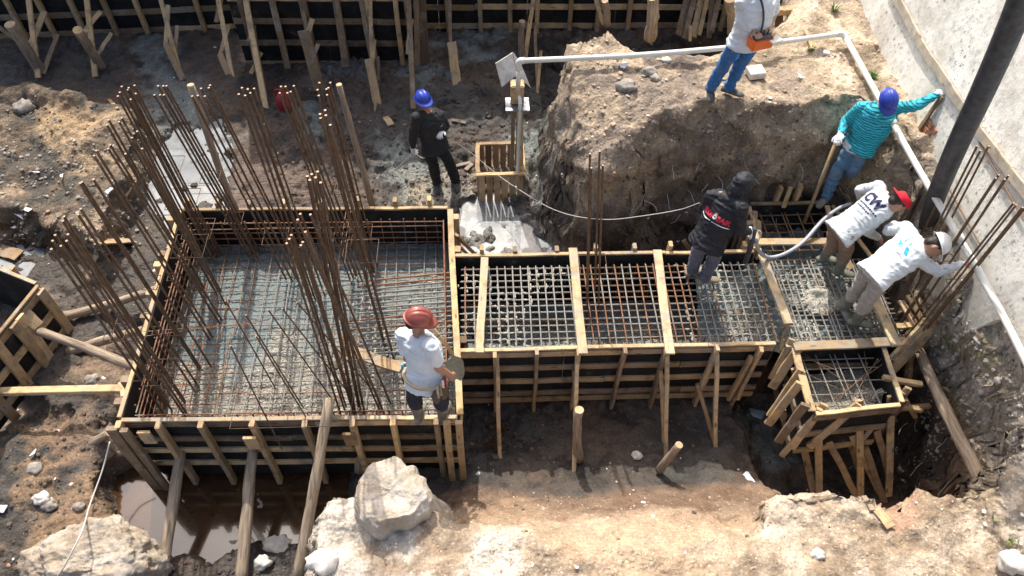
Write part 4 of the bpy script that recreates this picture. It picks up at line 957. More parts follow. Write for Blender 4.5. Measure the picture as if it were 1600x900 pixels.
for k, (px, py, z, s, mt, lb) in enumerate([(435, 855, -.3, .17, 'palestone', 'pale jagged concrete chunk at the foot of the dark prop'), (505, 880, -.1, .14, 'palestone', 'bluish white chunk left of the white rock bench'), (410, 880, -.35, .09, 'palestone', 'small white chunk between the two right-hand props in the foreground'),
        (405, 790, -.4, .14, 'stone', 'dark wet rock at the edge of the brown pool'), (370, 850, -.38, .12, 'stone', 'dark round rock half in the pool below its middle'), (1585, 880, 1.25, .14, 'palestone', 'white block of rubble in the lower right corner'), (1277, 867, 1.28, .06, 'palestone', 'small round white stone on the foreground ledge'),
        (145, 595, -.1, .09, 'stone', 'lone pale stone below the round prop on the left'), (55, 733, -.2, .09, 'stone', 'smooth olive stone in the mud at lower left'), (1014, 114, 2.3, .09, 'stone', 'grey round rock on the mound below the pipe'), (1024, 124, 2.25, .07, 'stone', 'brown round rock touching the grey one on the mound'), (1041, 95, 2.3, .06, 'palestone', 'white pebble under the pipe on the mound'), (979, 137, 2.1, .12, 'stone', 'grey flat rock on the front edge of the mound'),
        (38, 170, .5, .16, 'stone', 'grey slab stone on top of the left heap'), (995, 712, -.1, .06, 'palestone', 'white stone at the shadow edge near the leaning stake'), (66, 780, .1, .09, 'palestone', 'white stone above the boulder at lower left'), (78, 790, .1, .09, 'stone', 'brown stone beside the white one above the boulder'), (124, 792, .1, .06, 'stone', 'tan pebble right of the stones above the boulder')]):
    p = ong(px, py, z); rockobj('rock', p+Vector((0, 0, s*.2)), s, s*.8, s*.6, mt, lb, 'rock', seed=k+20, sub=3, amp=.35)
def slab(name, px, py, z, s1, s2, t, mat, label, cat, group=None, lift=.02, rz=None, tilt=.2):
    p = ong(px, py, z); vs = []; r = random.Random(px*7+py)
    n = 5; an = sorted(r.uniform(0, 6.28) for _ in range(n)) if t < .02 else [.8, 2.35, 3.9, 5.5]
    n = len(an)
    for zz_ in (-t/2, t/2):
        for a in an: vs.append((math.cos(a)*s1*(1 if t >= .02 else r.uniform(.8, 1.1)), math.sin(a)*s2, zz_+(r.uniform(-.015, .015) if t < .02 else 0)))
    fs = [tuple(reversed(range(n))), tuple(range(n, 2*n))]+[(i, (i+1) % n, n+(i+1) % n, n+i) for i in range(n)]
    me = mesh(name, vs, fs, M[mat]); bm = bmesh.new(); bm.from_mesh(me); bmesh.ops.bevel(bm, geom=bm.edges[:], offset=min(t*.15, .01), segments=1, affect='EDGES'); bm.to_mesh(me); bm.free()
    mw = Matrix.Translation(p+Vector((0, 0, t/2+lift))) @ Matrix.Rotation(r.uniform(0, 3) if rz is None else rz, 4, 'Z') @ Matrix.Rotation(r.uniform(-tilt, tilt), 4, 'X') @ Matrix.Rotation(r.uniform(-tilt, tilt), 4, 'Y')
    return tag(link(name, me, None, mw), label, cat, group)
slab('white_block', 1179, 120, 2.25, .14, .13, .09, 'palestone', 'flat square white block beside the shoes of the man in jeans', 'block', rz=.15, tilt=.05)
for px, py, z, s, lb in ((31, 341, .4, .08, 'square white tile shard on the left heap'), (22, 356, .4, .06, 'white shard just below the square one on the heap'), (46, 328, .4, .06, 'narrow white shard right of the square one'), (105, 277, .4, .1, 'crumpled white sheet in the middle of the left heap'), (172, 300, .4, .07, 'pale tile between the slanting bars'), (57, 266, .4, .08, 'grey flat shard on the left heap'),
                 (1170, 748, .0, .09, 'crumpled white paper on the dark ground right of the clay slope'), (1183, 645, -.2, .13, 'pale blue rag left of the small box'), (108, 503, .0, .05, 'white scrap by the left end of the round prop'), (52, 708, -.1, .06, 'round white scrap in the mud at lower left'), (3, 797, .1, .07, 'white scrap at the left edge'), (975, 104, 2.3, .07, 'white tile shard on the mound under the pipe'), (1290, 85, 2.3, .05, 'white scrap near the weed on the mound'), (1250, 120, 2.3, .06, 'torn pale scrap on the right of the mound'), (180, 420, .0, .05, 'white scrap in the mud above the slurry')):
    slab('scrap', px, py, z, s, s*.8, .012, 'ragblue' if 'blue' in lb else 'paper', lb, 'scrap', tilt=.35)
o = slab('brick_piece', 190, 817, 0, .07, .03, .03, 'brick', 'orange brick splinter at the edge of the brown pool', 'brick'); slab('brick_piece', 712, 283, 0, .05, .03, .04, 'brick', 'small brown brick beside the boot of the man in black', 'brick')
for a, b, wd, lb in (((1368, 797, 1.35), (1391, 826, 1.33), .09, 'short bright board lying on the foreground ledge'), ((1347, 778, 1.35), (1362, 800, 1.33), .05, 'thin split lath at the rim of the dark pit'), ((603, 185, .03), (612, 198, .03), .1, 'greenish stub of board near the stake behind the man in black'), ((706, 190, .05), (728, 194, .05), .06, 'old lath on the ground right of the man in black'), ((712, 262, .05), (735, 256, .04), .06, 'dark broken lath left of the slatted pit'), ((728, 268, .05), (738, 258, .05), .06, 'short dark lath touching the slatted pit'), ((196, 310, .45), (212, 285, .45), .05, 'white lath among the slanting bars'), ((0, 392, .1), (32, 402, .1), .18, 'brown plank piece on the mud at the left edge'), ((1258, 50, 2.3), (1268, 80, 2.3), .04, 'thin lath on the right of the mound'), ((172, 158, .1), (184, 172, .1), .05, 'pale lath at the top of the left heap'), ((150, 380, .1), (205, 378, .1), .2, 'brown sheet of board half buried behind the low bars'), ((1005, 750, .1), (1006, 752, .1), .01, None)):
    if lb:
        A_ = ong(a[0], a[1], a[2]); B_ = ong(b[0], b[1], b[2]); tag(board('wood_scrap', A_+Vector((0, 0, .03)), B_+Vector((0, 0, .03)), wd, .02, 'wood' if 'dark' not in lb and 'old' not in lb else 'woodold'), lb, 'wood scrap')
# red jug
p = ong(446, 168, 0); M['redp'] = simple('red_plastic', (.30, .02, .03), .4)
jug = empty('red_jug', p, 'dusty red plastic jug lying behind the tall bars', 'jug')
tube('body', [p+Vector((0, 0, z)) for z in (0, .02, .1, .2, .26, .30)], .13, 'redp', jug, seg=16, rfun=lambda t: .12*(1-.55*max(0, t-.6)/.4)*(1 if t > .05 else .9))
tube('spout', [p+Vector((0, 0, .29)), p+Vector((.0, 0, .35))], .035, 'redp', jug, seg=10)
tube('handle', spline([p+Vector((-.1, 0, .22)), p+Vector((-.09, 0, .34)), p+Vector((.02, 0, .33))], 5), .014, 'redp', jug, seg=8)

# rubble as stuff: thousands of little stones, clods and splinters
def rubble(name, n, mat, region, smin, smax, label, seedv, squash=.6):
    r = np.random.RandomState(seedv); base = []
    bm = bmesh.new(); bmesh.ops.create_icosphere(bm, subdivisions=1, radius=1); bv = np.array([v.co[:] for v in bm.verts]); bf = np.array([[v.index for v in f.verts] for f in bm.faces]); bm.free()
    vs = []; fs = []; k = 0
    for _ in range(n):
        px, py = region(r)
        if mat in ('darkclod', 'stone', 'clod') and py > 725 and px > 500 and r.rand() < .93: continue
        p = ong(px, py, 0 if py > 330 else .2)
        if mat == 'darkclod' and p.z > .8 and px > 500: continue
        s = smin+(smax-smin)*r.rand()**3
        sc_ = s*(r.uniform(.6, 1.2, 3))*np.array([1, 1, squash]); a = r.uniform(0, 6.28); ca_, sa_ = math.cos(a), math.sin(a)
        v = bv*(1+r.uniform(-.25, .25, (len(bv), 1)))*sc_; v = np.stack([v[:, 0]*ca_-v[:, 1]*sa_, v[:, 0]*sa_+v[:, 1]*ca_, v[:, 2]], 1)+np.array(p[:])+np.array([0, 0, s*.15])
        vs.append(v); fs.append(bf+k); k += len(bv)
    me = mesh(name, np.concatenate(vs).tolist(), np.concatenate(fs).tolist(), M[mat]); o = link(name, me); tag(o, label, 'rubble', None, 'stuff')
def informs(px, py):
    return (185 < px < 720 and 325 < py < 735 and px > 285-(py-330)*.33) or (700 < px < 1440 and 385 < py < 630) or (1180 < px < 1440 and 310 < py < 700)
def reg(x0_, x1_, y0_, y1_):
    def f_(r):
        while True:
            a, b = r.uniform(x0_, x1_), r.uniform(y0_, y1_)
            if not informs(a, b): return a, b
    return f_
M['clod'] = simple('earth_clod', (.13, .095, .065), .95, 0, 30, .4, .6); M['darkclod'] = simple('dark_clod', (.078, .063, .052), .8, 0, 30, .4, .6); M['sandclod'] = simple('sandy_clod', (.42, .33, .24), .95, 0, 30, .3, .6)
rubble('earth_clods', 2600, 'darkclod', reg(-20, 1620, 50, 900), .006, .032, 'dark wet clods scattered over the pit floor', 1)
rubble('trench_floor_clods', 1500, 'darkclod', reg(430, 900, 90, 330), .008, .045, 'dark clods strewn on the ground behind the box', 21)
rubble('brown_clods', 1600, 'clod', reg(-20, 1620, 150, 900), .006, .028, 'brown crumbs of soil over the whole site', 2)
rubble('heap_rubble', 900, 'stone', reg(-10, 240, 165, 400), .006, .035, 'grey rubble on the left soil heap', 3)
rubble('sandy_crumbs', 1500, 'sandclod', reg(680, 1620, 775, 910), .004, .016, 'sandy crumbs over the sunlit foreground clay', 4)
rubble('mound_crumbs', 700, 'sandclod', reg(900, 1420, 60, 230), .005, .035, 'sandy crumbs over the mound', 5)
rubble('face_clods', 700, 'clod', reg(890, 1440, 200, 345), .005, .024, 'brown clods sticking out of the face of the mound', 31)
rubble('bank_clods', 700, 'stone', reg(1440, 1600, 470, 760), .008, .045, 'stones sticking out of the right bank', 32)
rubble('pale_chips', 260, 'palestone', reg(-10, 1610, 60, 900), .006, .028, 'tiny white chips scattered everywhere', 6, .35)
rubble('brick_chips', 160, 'brick', reg(0, 1400, 60, 900), .008, .03, 'small brick chips in the soil', 7)
rubble('gravel_patch', 500, 'stone', reg(640, 770, 262, 335), .008, .02, 'loose gravel around the boots of the man in black', 8)
rubble('lower_left_rubble', 300, 'clod', reg(0, 260, 640, 900), .008, .045, 'stones in the mud at the lower left', 9)
rubble('trench_lumps', 500, 'darkclod', reg(850, 1180, 180, 400), .012, .05, 'dark lumps at the foot of the mound', 10)
rubble('mud_lumps', 420, 'darkclod', reg(700, 900, 620, 800), .01, .045, 'dark lumps of mud right of the big box', 12)
rubble('pool_lumps', 260, 'darkclod', reg(260, 560, 845, 905), .01, .045, 'mud lumps along the near edge of the brown pool', 13)
# concrete splats on the cages
def splats():
    r = np.random.RandomState(5); bm = bmesh.new(); bmesh.ops.create_icosphere(bm, subdivisions=1, radius=1); bv = np.array([v.co[:] for v in bm.verts]); bf = np.array([[v.index for v in f.verts] for f in bm.faces]); bm.free()
    vs = []; fs = []; k = 0
    pts = []
    for _ in range(2600):
        u = r.rand()
        if u < .35: p = [r.uniform(-.33, .9), r.uniform(4.93, 6.05), .81]; 
        elif u < .5: p = [r.uniform(-1.6, -.45), r.uniform(4.95, 6.05), .70]
        elif u < .68: p = [r.uniform(2.2, 3.2), r.uniform(4.93, 6.05), .81]
        else: p = [3.78+r.normal()*.3, 5.35+r.normal()*.32, .815]
        if not (4.9 < p[1] < 6.08): continue
        al = r.rand() < .5
        if al: p[1] = 4.93+.093*round((p[1]-4.93)/.093)+r.normal()*.004
        else: p[0] = -.27+.093*round((p[0]+.27)/.093)+r.normal()*.006
        if mnoise.noise(Vector((p[0]*2.2, p[1]*2.2, 3))) < -.05: continue
        s = .008+.007*r.rand(); sc_ = np.array([2.6, 1, .9]) if al else np.array([1, 2.6, .9])
        v = bv*(1+r.uniform(-.2, .2, (len(bv), 1)))*s*sc_+np.array(p); vs.append(v); fs.append(bf+k); k += len(bv)
    o = link('concrete_splashes', mesh('concrete_splashes', np.concatenate(vs).tolist(), np.concatenate(fs).tolist(), M['slop'], True)); tag(o, 'grey splashes of concrete stuck on the rebar grids', 'splashes', None, 'stuff')
splats()
pc = at(1285, 468, .83); pl = [(pc.x+(.26+.06*math.sin(3*a))*math.cos(a)*1.25, pc.y+(.2+.04*math.sin(2*a+1))*math.sin(a)*1.1) for a in [6.283*i/22 for i in range(22)]]
c5 = patch('concrete_heap', pl, .76, 'slop', .035, .014, [(pc.x, pc.y, .22, .09)]); tag(c5, 'pale grainy heap of fresh concrete on the grid behind the white-helmeted worker', 'concrete')
def roots():
    r = random.Random(12); vs = []; fs = []
    for _ in range(46):
        px, py = (r.uniform(1000, 1330), r.uniform(235, 345)) if r.random() < .6 else (r.uniform(1330, 1560), r.uniform(640, 760))
        p = ong(px, py); P = [p]; d_ = Vector((r.uniform(-1, 1), -.6, r.uniform(-1, .2))).normalized()
        for k in range(6): d_ = (d_+Vector((r.uniform(-.5, .5), r.uniform(-.2, .2), r.uniform(-.5, .3)))).normalized(); P.append(P[-1]+d_*r.uniform(.02, .05))
        tube_data(P, .003, 5, vs, fs)
    o = link('hanging_roots', mesh('hanging_roots', vs, fs, M['rope'])); tag(o, 'thin pale roots hanging out of the cut earth faces', 'roots', None, 'stuff')
roots()
# weeds
def weed(px, py, z, label, s=.12, n=40):
    p = ong(px, py, z); r = random.Random(px); vs = []; fs = []
    for i in range(n):
        a = r.uniform(0, 6.28); L = s*r.uniform(.5, 1.3); b = Vector((math.cos(a)*r.uniform(0, s*.4), math.sin(a)*r.uniform(0, s*.4), 0)); d_ = Vector((math.cos(a)*.6, math.sin(a)*.6, 1)).normalized(); sd_ = d_.cross(Vector((0, 0, 1))).normalized()*.007
        k = len(vs); vs += [b-sd_, b+sd_, b+d_*L*.6+sd_*.8, b+d_*L*.6-sd_*.8, b+d_*L+Vector((math.cos(a)*L*.3, math.sin(a)*L*.3, -L*.1))]; fs += [(k, k+1, k+2, k+3), (k+3, k+2, k+4)]
    tag(link('weed', mesh('weed', vs, fs, M['leaf']), None, Matrix.Translation(p)), label, 'weed')
weed(1266, 80, 2.2, 'green weed tuft on the right half of the mound', .08, 30); weed(1302, 17, 2.2, 'green weed at the top foot of the white wall', .10); weed(1364, 122, 2.2, 'small weed between the pipe and the white wall', .08); weed(1553, 812, 1.2, 'tiny weed on the right foreground bank', .05, 14); weed(1576, 848, 1.2, 'tiny lower weed on the right foreground bank', .05, 14)


# ------------------------------------------------------------------ people
PJ={"G":{"pel":[-0.695,8.096,0.937],"hipL":[-0.623,8.152,0.887],"hipR":[-0.789,8.068,0.919],"kneeL":[-0.513,8.231,0.481],"kneeR":[-0.742,8.212,0.511],"ankL":[-0.452,8.327,0.098],"ankR":[-0.725,8.286,0.112],"neck":[-0.743,8.126,1.468],"head":[-0.794,8.157,1.628],"shL":[-0.611,8.203,1.368],"shR":[-0.876,8.001,1.503],"elL":[-0.541,8.301,1.108],"elR":[-0.95,7.977,1.221],"wrL":[-0.59,8.073,1.205],"wrR":[-0.974,8.041,0.98]},"F":{"pel":[-0.6,3.867,1.858],"hipR":[-0.503,3.861,1.826],"hipL":[-0.689,3.892,1.813],"kneeR":[-0.485,3.935,1.4],"kneeL":[-0.744,3.967,1.394],"ankR":[-0.498,4.02,1.006],"ankL":[-0.735,4.018,0.998],"neck":[-0.614,3.997,2.374],"head":[-0.615,4.027,2.541],"shR":[-0.503,3.85,2.417],"shL":[-0.768,4.061,2.294],"elR":[-0.456,3.813,2.134],"elL":[-0.75,4.0,2.014],"wrR":[-0.372,3.882,1.911],"wrL":[-0.583,4.1,1.862]},"C":{"pel":[2.346,5.609,1.778],"hipL":[2.297,5.682,1.729],"hipR":[2.431,5.56,1.771],"kneeL":[2.33,5.775,1.315],"kneeR":[2.498,5.691,1.361],"ankL":[2.371,5.881,0.936],"ankR":[2.482,5.739,0.958],"neck":[2.492,5.73,2.274],"head":[2.576,5.756,2.421],"shL":[2.324,5.805,2.201],"shR":[2.552,5.547,2.287],"elL":[2.308,5.884,1.921],"elR":[2.586,5.5,2.003],"wrL":[2.369,5.666,2.025],"wrR":[2.749,5.617,1.857]},"B":{"pel":[4.342,6.931,1.896],"hipL":[4.357,6.851,1.964],"hipR":[4.3,6.999,1.839],"kneeL":[4.374,6.889,1.547],"kneeR":[4.243,6.985,1.409],"ankL":[4.482,7.095,1.23],"ankR":[4.244,6.976,1.006],"neck":[4.409,6.97,2.404],"head":[4.385,6.879,2.544],"shL":[4.583,7.023,2.323],"shR":[4.226,7.029,2.34],"elL":[4.734,6.863,2.494],"elR":[4.169,7.121,2.069],"wrL":[4.954,6.945,2.574],"wrR":[4.041,6.908,2.054]},"D":{"pel":[3.842,5.743,1.721],"hipL":[3.792,5.825,1.7],"hipR":[3.849,5.646,1.742],"kneeL":[3.921,5.917,1.306],"kneeR":[4.004,5.758,1.351],"ankL":[3.981,6.048,0.939],"ankR":[4.09,5.829,0.962],"neck":[4.249,5.887,2.044],"head":[4.291,5.745,2.127],"shL":[4.22,6.077,2.027],"shR":[4.164,5.726,1.982],"elL":[4.158,6.257,1.807],"elR":[4.103,5.736,1.7],"wrL":[4.258,6.3,1.581],"wrR":[4.299,5.774,1.551]},"E":{"pel":[3.963,5.074,1.778],"hipL":[3.929,5.155,1.735],"hipR":[3.979,4.978,1.791],"kneeL":[3.984,5.232,1.323],"kneeR":[4.004,5.029,1.359],"ankL":[3.996,5.303,0.936],"ankR":[4.065,5.089,0.962],"neck":[4.371,5.258,2.07],"head":[4.43,5.117,2.145],"shL":[4.289,5.443,2.054],"shR":[4.31,5.094,1.982],"elL":[4.258,5.624,1.828],"elR":[4.559,5.031,1.848],"wrL":[4.418,5.796,1.738],"wrR":[4.793,5.049,1.932]},"A":{"pel":[2.77,7.236,3.1],"hipR":[2.679,7.205,3.116],"hipL":[2.859,7.248,3.061],"kneeR":[2.653,7.357,2.707],"kneeL":[2.835,7.385,2.66],"ankR":[2.607,7.468,2.317],"ankL":[2.838,7.517,2.288],"neck":[2.786,7.217,3.63],"head":[2.76,7.177,3.793],"shR":[2.605,7.177,3.585],"shL":[2.947,7.278,3.549],"elR":[2.678,7.294,3.33],"elL":[3.037,7.365,3.288],"wrR":[2.764,7.061,3.32],"wrL":[2.933,7.138,3.298]}}
TS = bpy.data.scenes.new('scratch')
class Prim:
    def __init__(s): s.v = []; s.f = []
    def loft(s, rings, seg=14):
        """rings: (centre, u, v) ellipses; ends are domed shut"""
        b = len(s.v)
        for c, u, v in rings:
            for k in range(seg):
                a = 2*math.pi*k/seg; s.v.append(c+u*math.cos(a)+v*math.sin(a))
        n = len(rings)
        for i in range(n-1):
            for k in range(seg):
                j = (k+1) % seg; A = b+i*seg; B = A+seg; s.f.append((A+k, A+j, B+j, B+k))
        s.f.append(tuple(b+k for k in reversed(range(seg)))); s.f.append(tuple(b+(n-1)*seg+k for k in range(seg)))
    def cap(s, a, b, ra, rb, seg=12, sq=(1, 1)):
        d = (b-a); L = d.length; d = d/L if L > 1e-6 else Vector((0, 0, 1)); u = d.orthogonal().normalized(); v = d.cross(u); R_ = []
        for t in (-.98, -.8, -.45, 0): R_.append((a+d*(ra*t), u*(ra*math.sqrt(1-t*t)), v*(ra*math.sqrt(1-t*t))))
        for t in (.33, .66): r = ra+(rb-ra)*t; R_.append((a.lerp(b, t), u*r, v*r))
        for t in (0, .45, .8, .98): R_.append((b+d*(rb*t), u*(rb*math.sqrt(1-t*t)), v*(rb*math.sqrt(1-t*t))))
        s.loft(R_, seg)
    def ell(s, c, u, v, w_):
        R_ = []
        for i in range(11):
            th = math.pi*(i+.02)/10.04; R_.append((c-w_*math.cos(th), u*math.sin(th), v*math.sin(th)))
        s.loft(R_, 16)
    def build(s, name, mat, parent, vox, smooth=3, wr=0.0, wfreq=9, dirs=None, sv=0):
        o0 = parent.location.copy(); me = bpy.data.meshes.new(name); me.from_pydata([(v-o0).to_tuple() for v in s.v], [], s.f)
        bm = bmesh.new(); bm.from_mesh(me); bmesh.ops.recalc_face_normals(bm, faces=bm.faces[:]); bm.to_mesh(me); bm.free()
        ob = bpy.data.objects.new(name+'_tmp', me); col.objects.link(ob)
        md = ob.modifiers.new('r', 'REMESH'); md.mode = 'VOXEL'; md.voxel_size = vox; md.use_smooth_shade = True
        if smooth: sm_ = ob.modifiers.new('s', 'SMOOTH'); sm_.iterations = smooth; sm_.factor = .5
        TS.collection.objects.link(ob); col.objects.unlink(ob); TS.view_layers[0].update(); dg = TS.view_layers[0].depsgraph; dg.update(); out = bpy.data.meshes.new_from_object(ob.evaluated_get(dg))
        bpy.data.objects.remove(ob); bpy.data.meshes.remove(me); out.name = name
        if wr:
            u = dirs if dirs else Vector((0, 0, 1)); off = Vector((sv*7.7, sv*3.3, sv))
            NR = np.empty(len(out.vertices)*3, np.float32); out.vertices.foreach_get('normal', NR); NR = NR.reshape(-1, 3).tolist()
            for v, nv in zip(out.vertices, NR):
                p = v.co.copy(); q_ = p*wfreq+u*(p.dot(u)*wfreq*.9)+off
                q_ += Vector((mnoise.noise(p*5+off), mnoise.noise(p*5-off), 0))*1.2
                n_ = 1-abs(mnoise.noise(q_))*2.4; v.co = p+Vector(nv)*(wr*(n_-.3)+wr*.5*mnoise.noise(p*28))
        out.materials.clear(); out.materials.append(mat); out.shade_smooth(); out.update()
        return link(name, out, parent, Matrix.Translation(o0))

def fabric(name, c, rough=.85, stain=None, sheen=0):
    m, n, l, b = newmat(name); v = coords(n, l, 'Object', (1, 1, 1))
    g = noisen(n, l, v, 6, 5, .7)
    cc = ramp(n, l, g, [(.3, tuple(x*.86 for x in c)), (.7, tuple(min(1, x*1.1) for x in c))])
    if stain:
        cc = mix(n, l, ramp(n, l, noisen(n, l, coords(n, l, 'World', (1, 1, 1)), 7, 5, .7), [(.52, 0), (.62, .75)]), cc, stain)
    l.new(cc, b.inputs['Base Color']); b.inputs['Roughness'].default_value = rough; b.inputs['Sheen Weight'].default_value = sheen
    bump(n, l, b, noisen(n, l, v, 60, 3, .6), .25, .004); return m
def skinm(name, c):
    m, n, l, b = newmat(name); g = noisen(n, l, coords(n, l, 'Object', (1, 1, 1)), 25, 3, .5)
    l.new(ramp(n, l, g, [(.3, tuple(x*.85 for x in c)), (.7, c)]), b.inputs['Base Color']); b.inputs['Roughness'].default_value = .55
    b.inputs['Subsurface Weight'].default_value = .05; return m
def stripes():
    m, n, l, b = newmat('turquoise_striped_cloth'); v = coords(n, l, 'World', (1, 1, 1))
    wv = n.new('ShaderNodeTexWave'); wv.bands_direction = 'Z'; wv.inputs['Scale'].default_value = 11; wv.inputs['Distortion'].default_value = 3.2; wv.inputs['Detail'].default_value = 2; wv.inputs['Detail Scale'].default_value = 1.5
    l.new(v, wv.inputs['Vector'])
    l.new(ramp(n, l, wv.outputs['Fac'], [(.12, (.005, .11, .17)), (.3, (.02, .38, .48)), (.8, (.04, .50, .60))]), b.inputs['Base Color']); b.inputs['Roughness'].default_value = .8; return m
SK = skinm('tanned_skin', (.47, .26, .17)); HAIR = simple('dark_hair', (.02, .015, .012), .6); EYE = simple('dark_eye', (.02, .015, .01), .3)
GLV = fabric('white_work_glove', (.75, .75, .74)); BOOT = fabric('muddy_rubber_boot', (.17, .18, .14), .55, (.30, .29, .25), 0); SHOE = fabric('dusty_work_shoe', (.07, .075, .075), .8, (.26, .23, .18), 0)
def hmat(name, c):
    m = simple(name, c, .42, 0, 9, .12); m.node_tree.nodes['Principled BSDF'].inputs['Coat Weight'].default_value = .25; return m

def hand(P, wr, d, nrm, side, curl=.5, k=1.0, fat=1.0):
    """palm, four unequal fingers curling towards nrm, and a thumb from the side of the palm"""
    d = d.normalized(); nrm = (nrm-d*nrm.dot(d)).normalized(); s = d.cross(nrm)*side
    pc = wr+d*(.048*k)
    P.ell(pc, s*.043*k*fat, nrm*.017*k*fat, d*.056*k); P.cap(wr-d*.02, wr+d*.02, .026*fat, .028*fat)
    for i, (L, o) in enumerate(((.072, 1.5), (.082, .5), (.077, -.5), (.060, -1.5))):
        p = wr+d*(.088*k-abs(o)*.004)+s*(o*.0225*k); a = curl*.55+i*.05; r = .0088*fat
        for j, f_ in enumerate((.46, .31, .23)):
            dd = d*math.cos(a)+nrm*math.sin(a)+s*(o*.05); q_ = p+dd*(L*f_*k*1.05); P.cap(p, q_, r, r*.92, 8); p = q_; a += curl*.9; r *= .93
    p = wr+d*.028*k+s*.034*k; a = (d*.62+s*.72+nrm*.25).normalized(); q_ = p+a*.038*k; P.cap(p, q_, .0125*fat, .0105*fat, 8)
    a = (d*.85+s*.15+nrm*.5).normalized(); P.cap(q_, q_+a*.032*k, .0102*fat, .0088*fat, 8)

def dome(name, mat, par, c, fr, u, kind='helmet', rad=(.120, .100, .104)):
    fr = (fr-u*fr.dot(u)).normalized(); sd = u.cross(fr); vs = []; fs = []; NP, NT = 40, 16
    for layer in (0, 1):
        sh = 1 if layer == 0 else .965
        for i in range(NT+4):
            for k in range(NP):
                ph = 2*math.pi*k/NP; cf, sf = math.cos(ph), math.sin(ph)
                if i <= NT:
                    th = (math.pi/2)*i/NT*1.0+.001; r = 1
                    x = cf*math.sin(th)*rad[0]; y = sf*math.sin(th)*rad[1]; z = math.cos(th)*rad[2]
                    if kind == 'helmet' and layer == 0:
                        fade = max(0, min(1, (1.35-th)*3)); yy = y/rad[1]
                        g = sum(math.exp(-((yy-q_)/.075)**2) for q_ in (-.36, 0, .36)); z += .009*g*fade; x *= 1+.03*g*fade
                    if kind == 'cap': z *= .95
                else:
                    e = (i-NT)/3; fb = max(0, cf)
                    if kind == 'helmet': ex = e*(.010+.045*fb**3+.006*abs(cf)); drop = -e*(.008+.018*fb**2)
                    else: ex = e*(.002+.075*(max(0, cf-.55)/.45)**.6); drop = -e*(.004+.02*fb)
                    x = cf*(rad[0]+ex); y = sf*(rad[1]+ex*.9); z = drop
                p = Vector((x, y, z-.0 if layer == 0 else z-.003)); 
                if layer: p = Vector((x*sh if i <= NT else x, y*sh if i <= NT else y, z*sh-.003))
                vs.append(c+fr*p.x+sd*p.y+u*p.z)
        b = layer*(NT+4)*NP
        for i in range(NT+3):
            for k in range(NP):
                j = (k+1) % NP; q4 = (b+i*NP+k, b+(i+1)*NP+k, b+(i+1)*NP+j, b+i*NP+j); fs.append(q4 if layer == 0 else tuple(reversed(q4)))
    b0 = (NT+3)*NP; b1 = (NT+4)*NP+(NT+3)*NP
    for k in range(NP): j = (k+1) % NP; fs.append((b0+k, b1+k, b1+j, b0+j))
    o0 = par.location.copy(); o = link(name, mesh(name, [v-o0 for v in vs], fs, mat, True), par, Matrix.Translation(o0)); return o

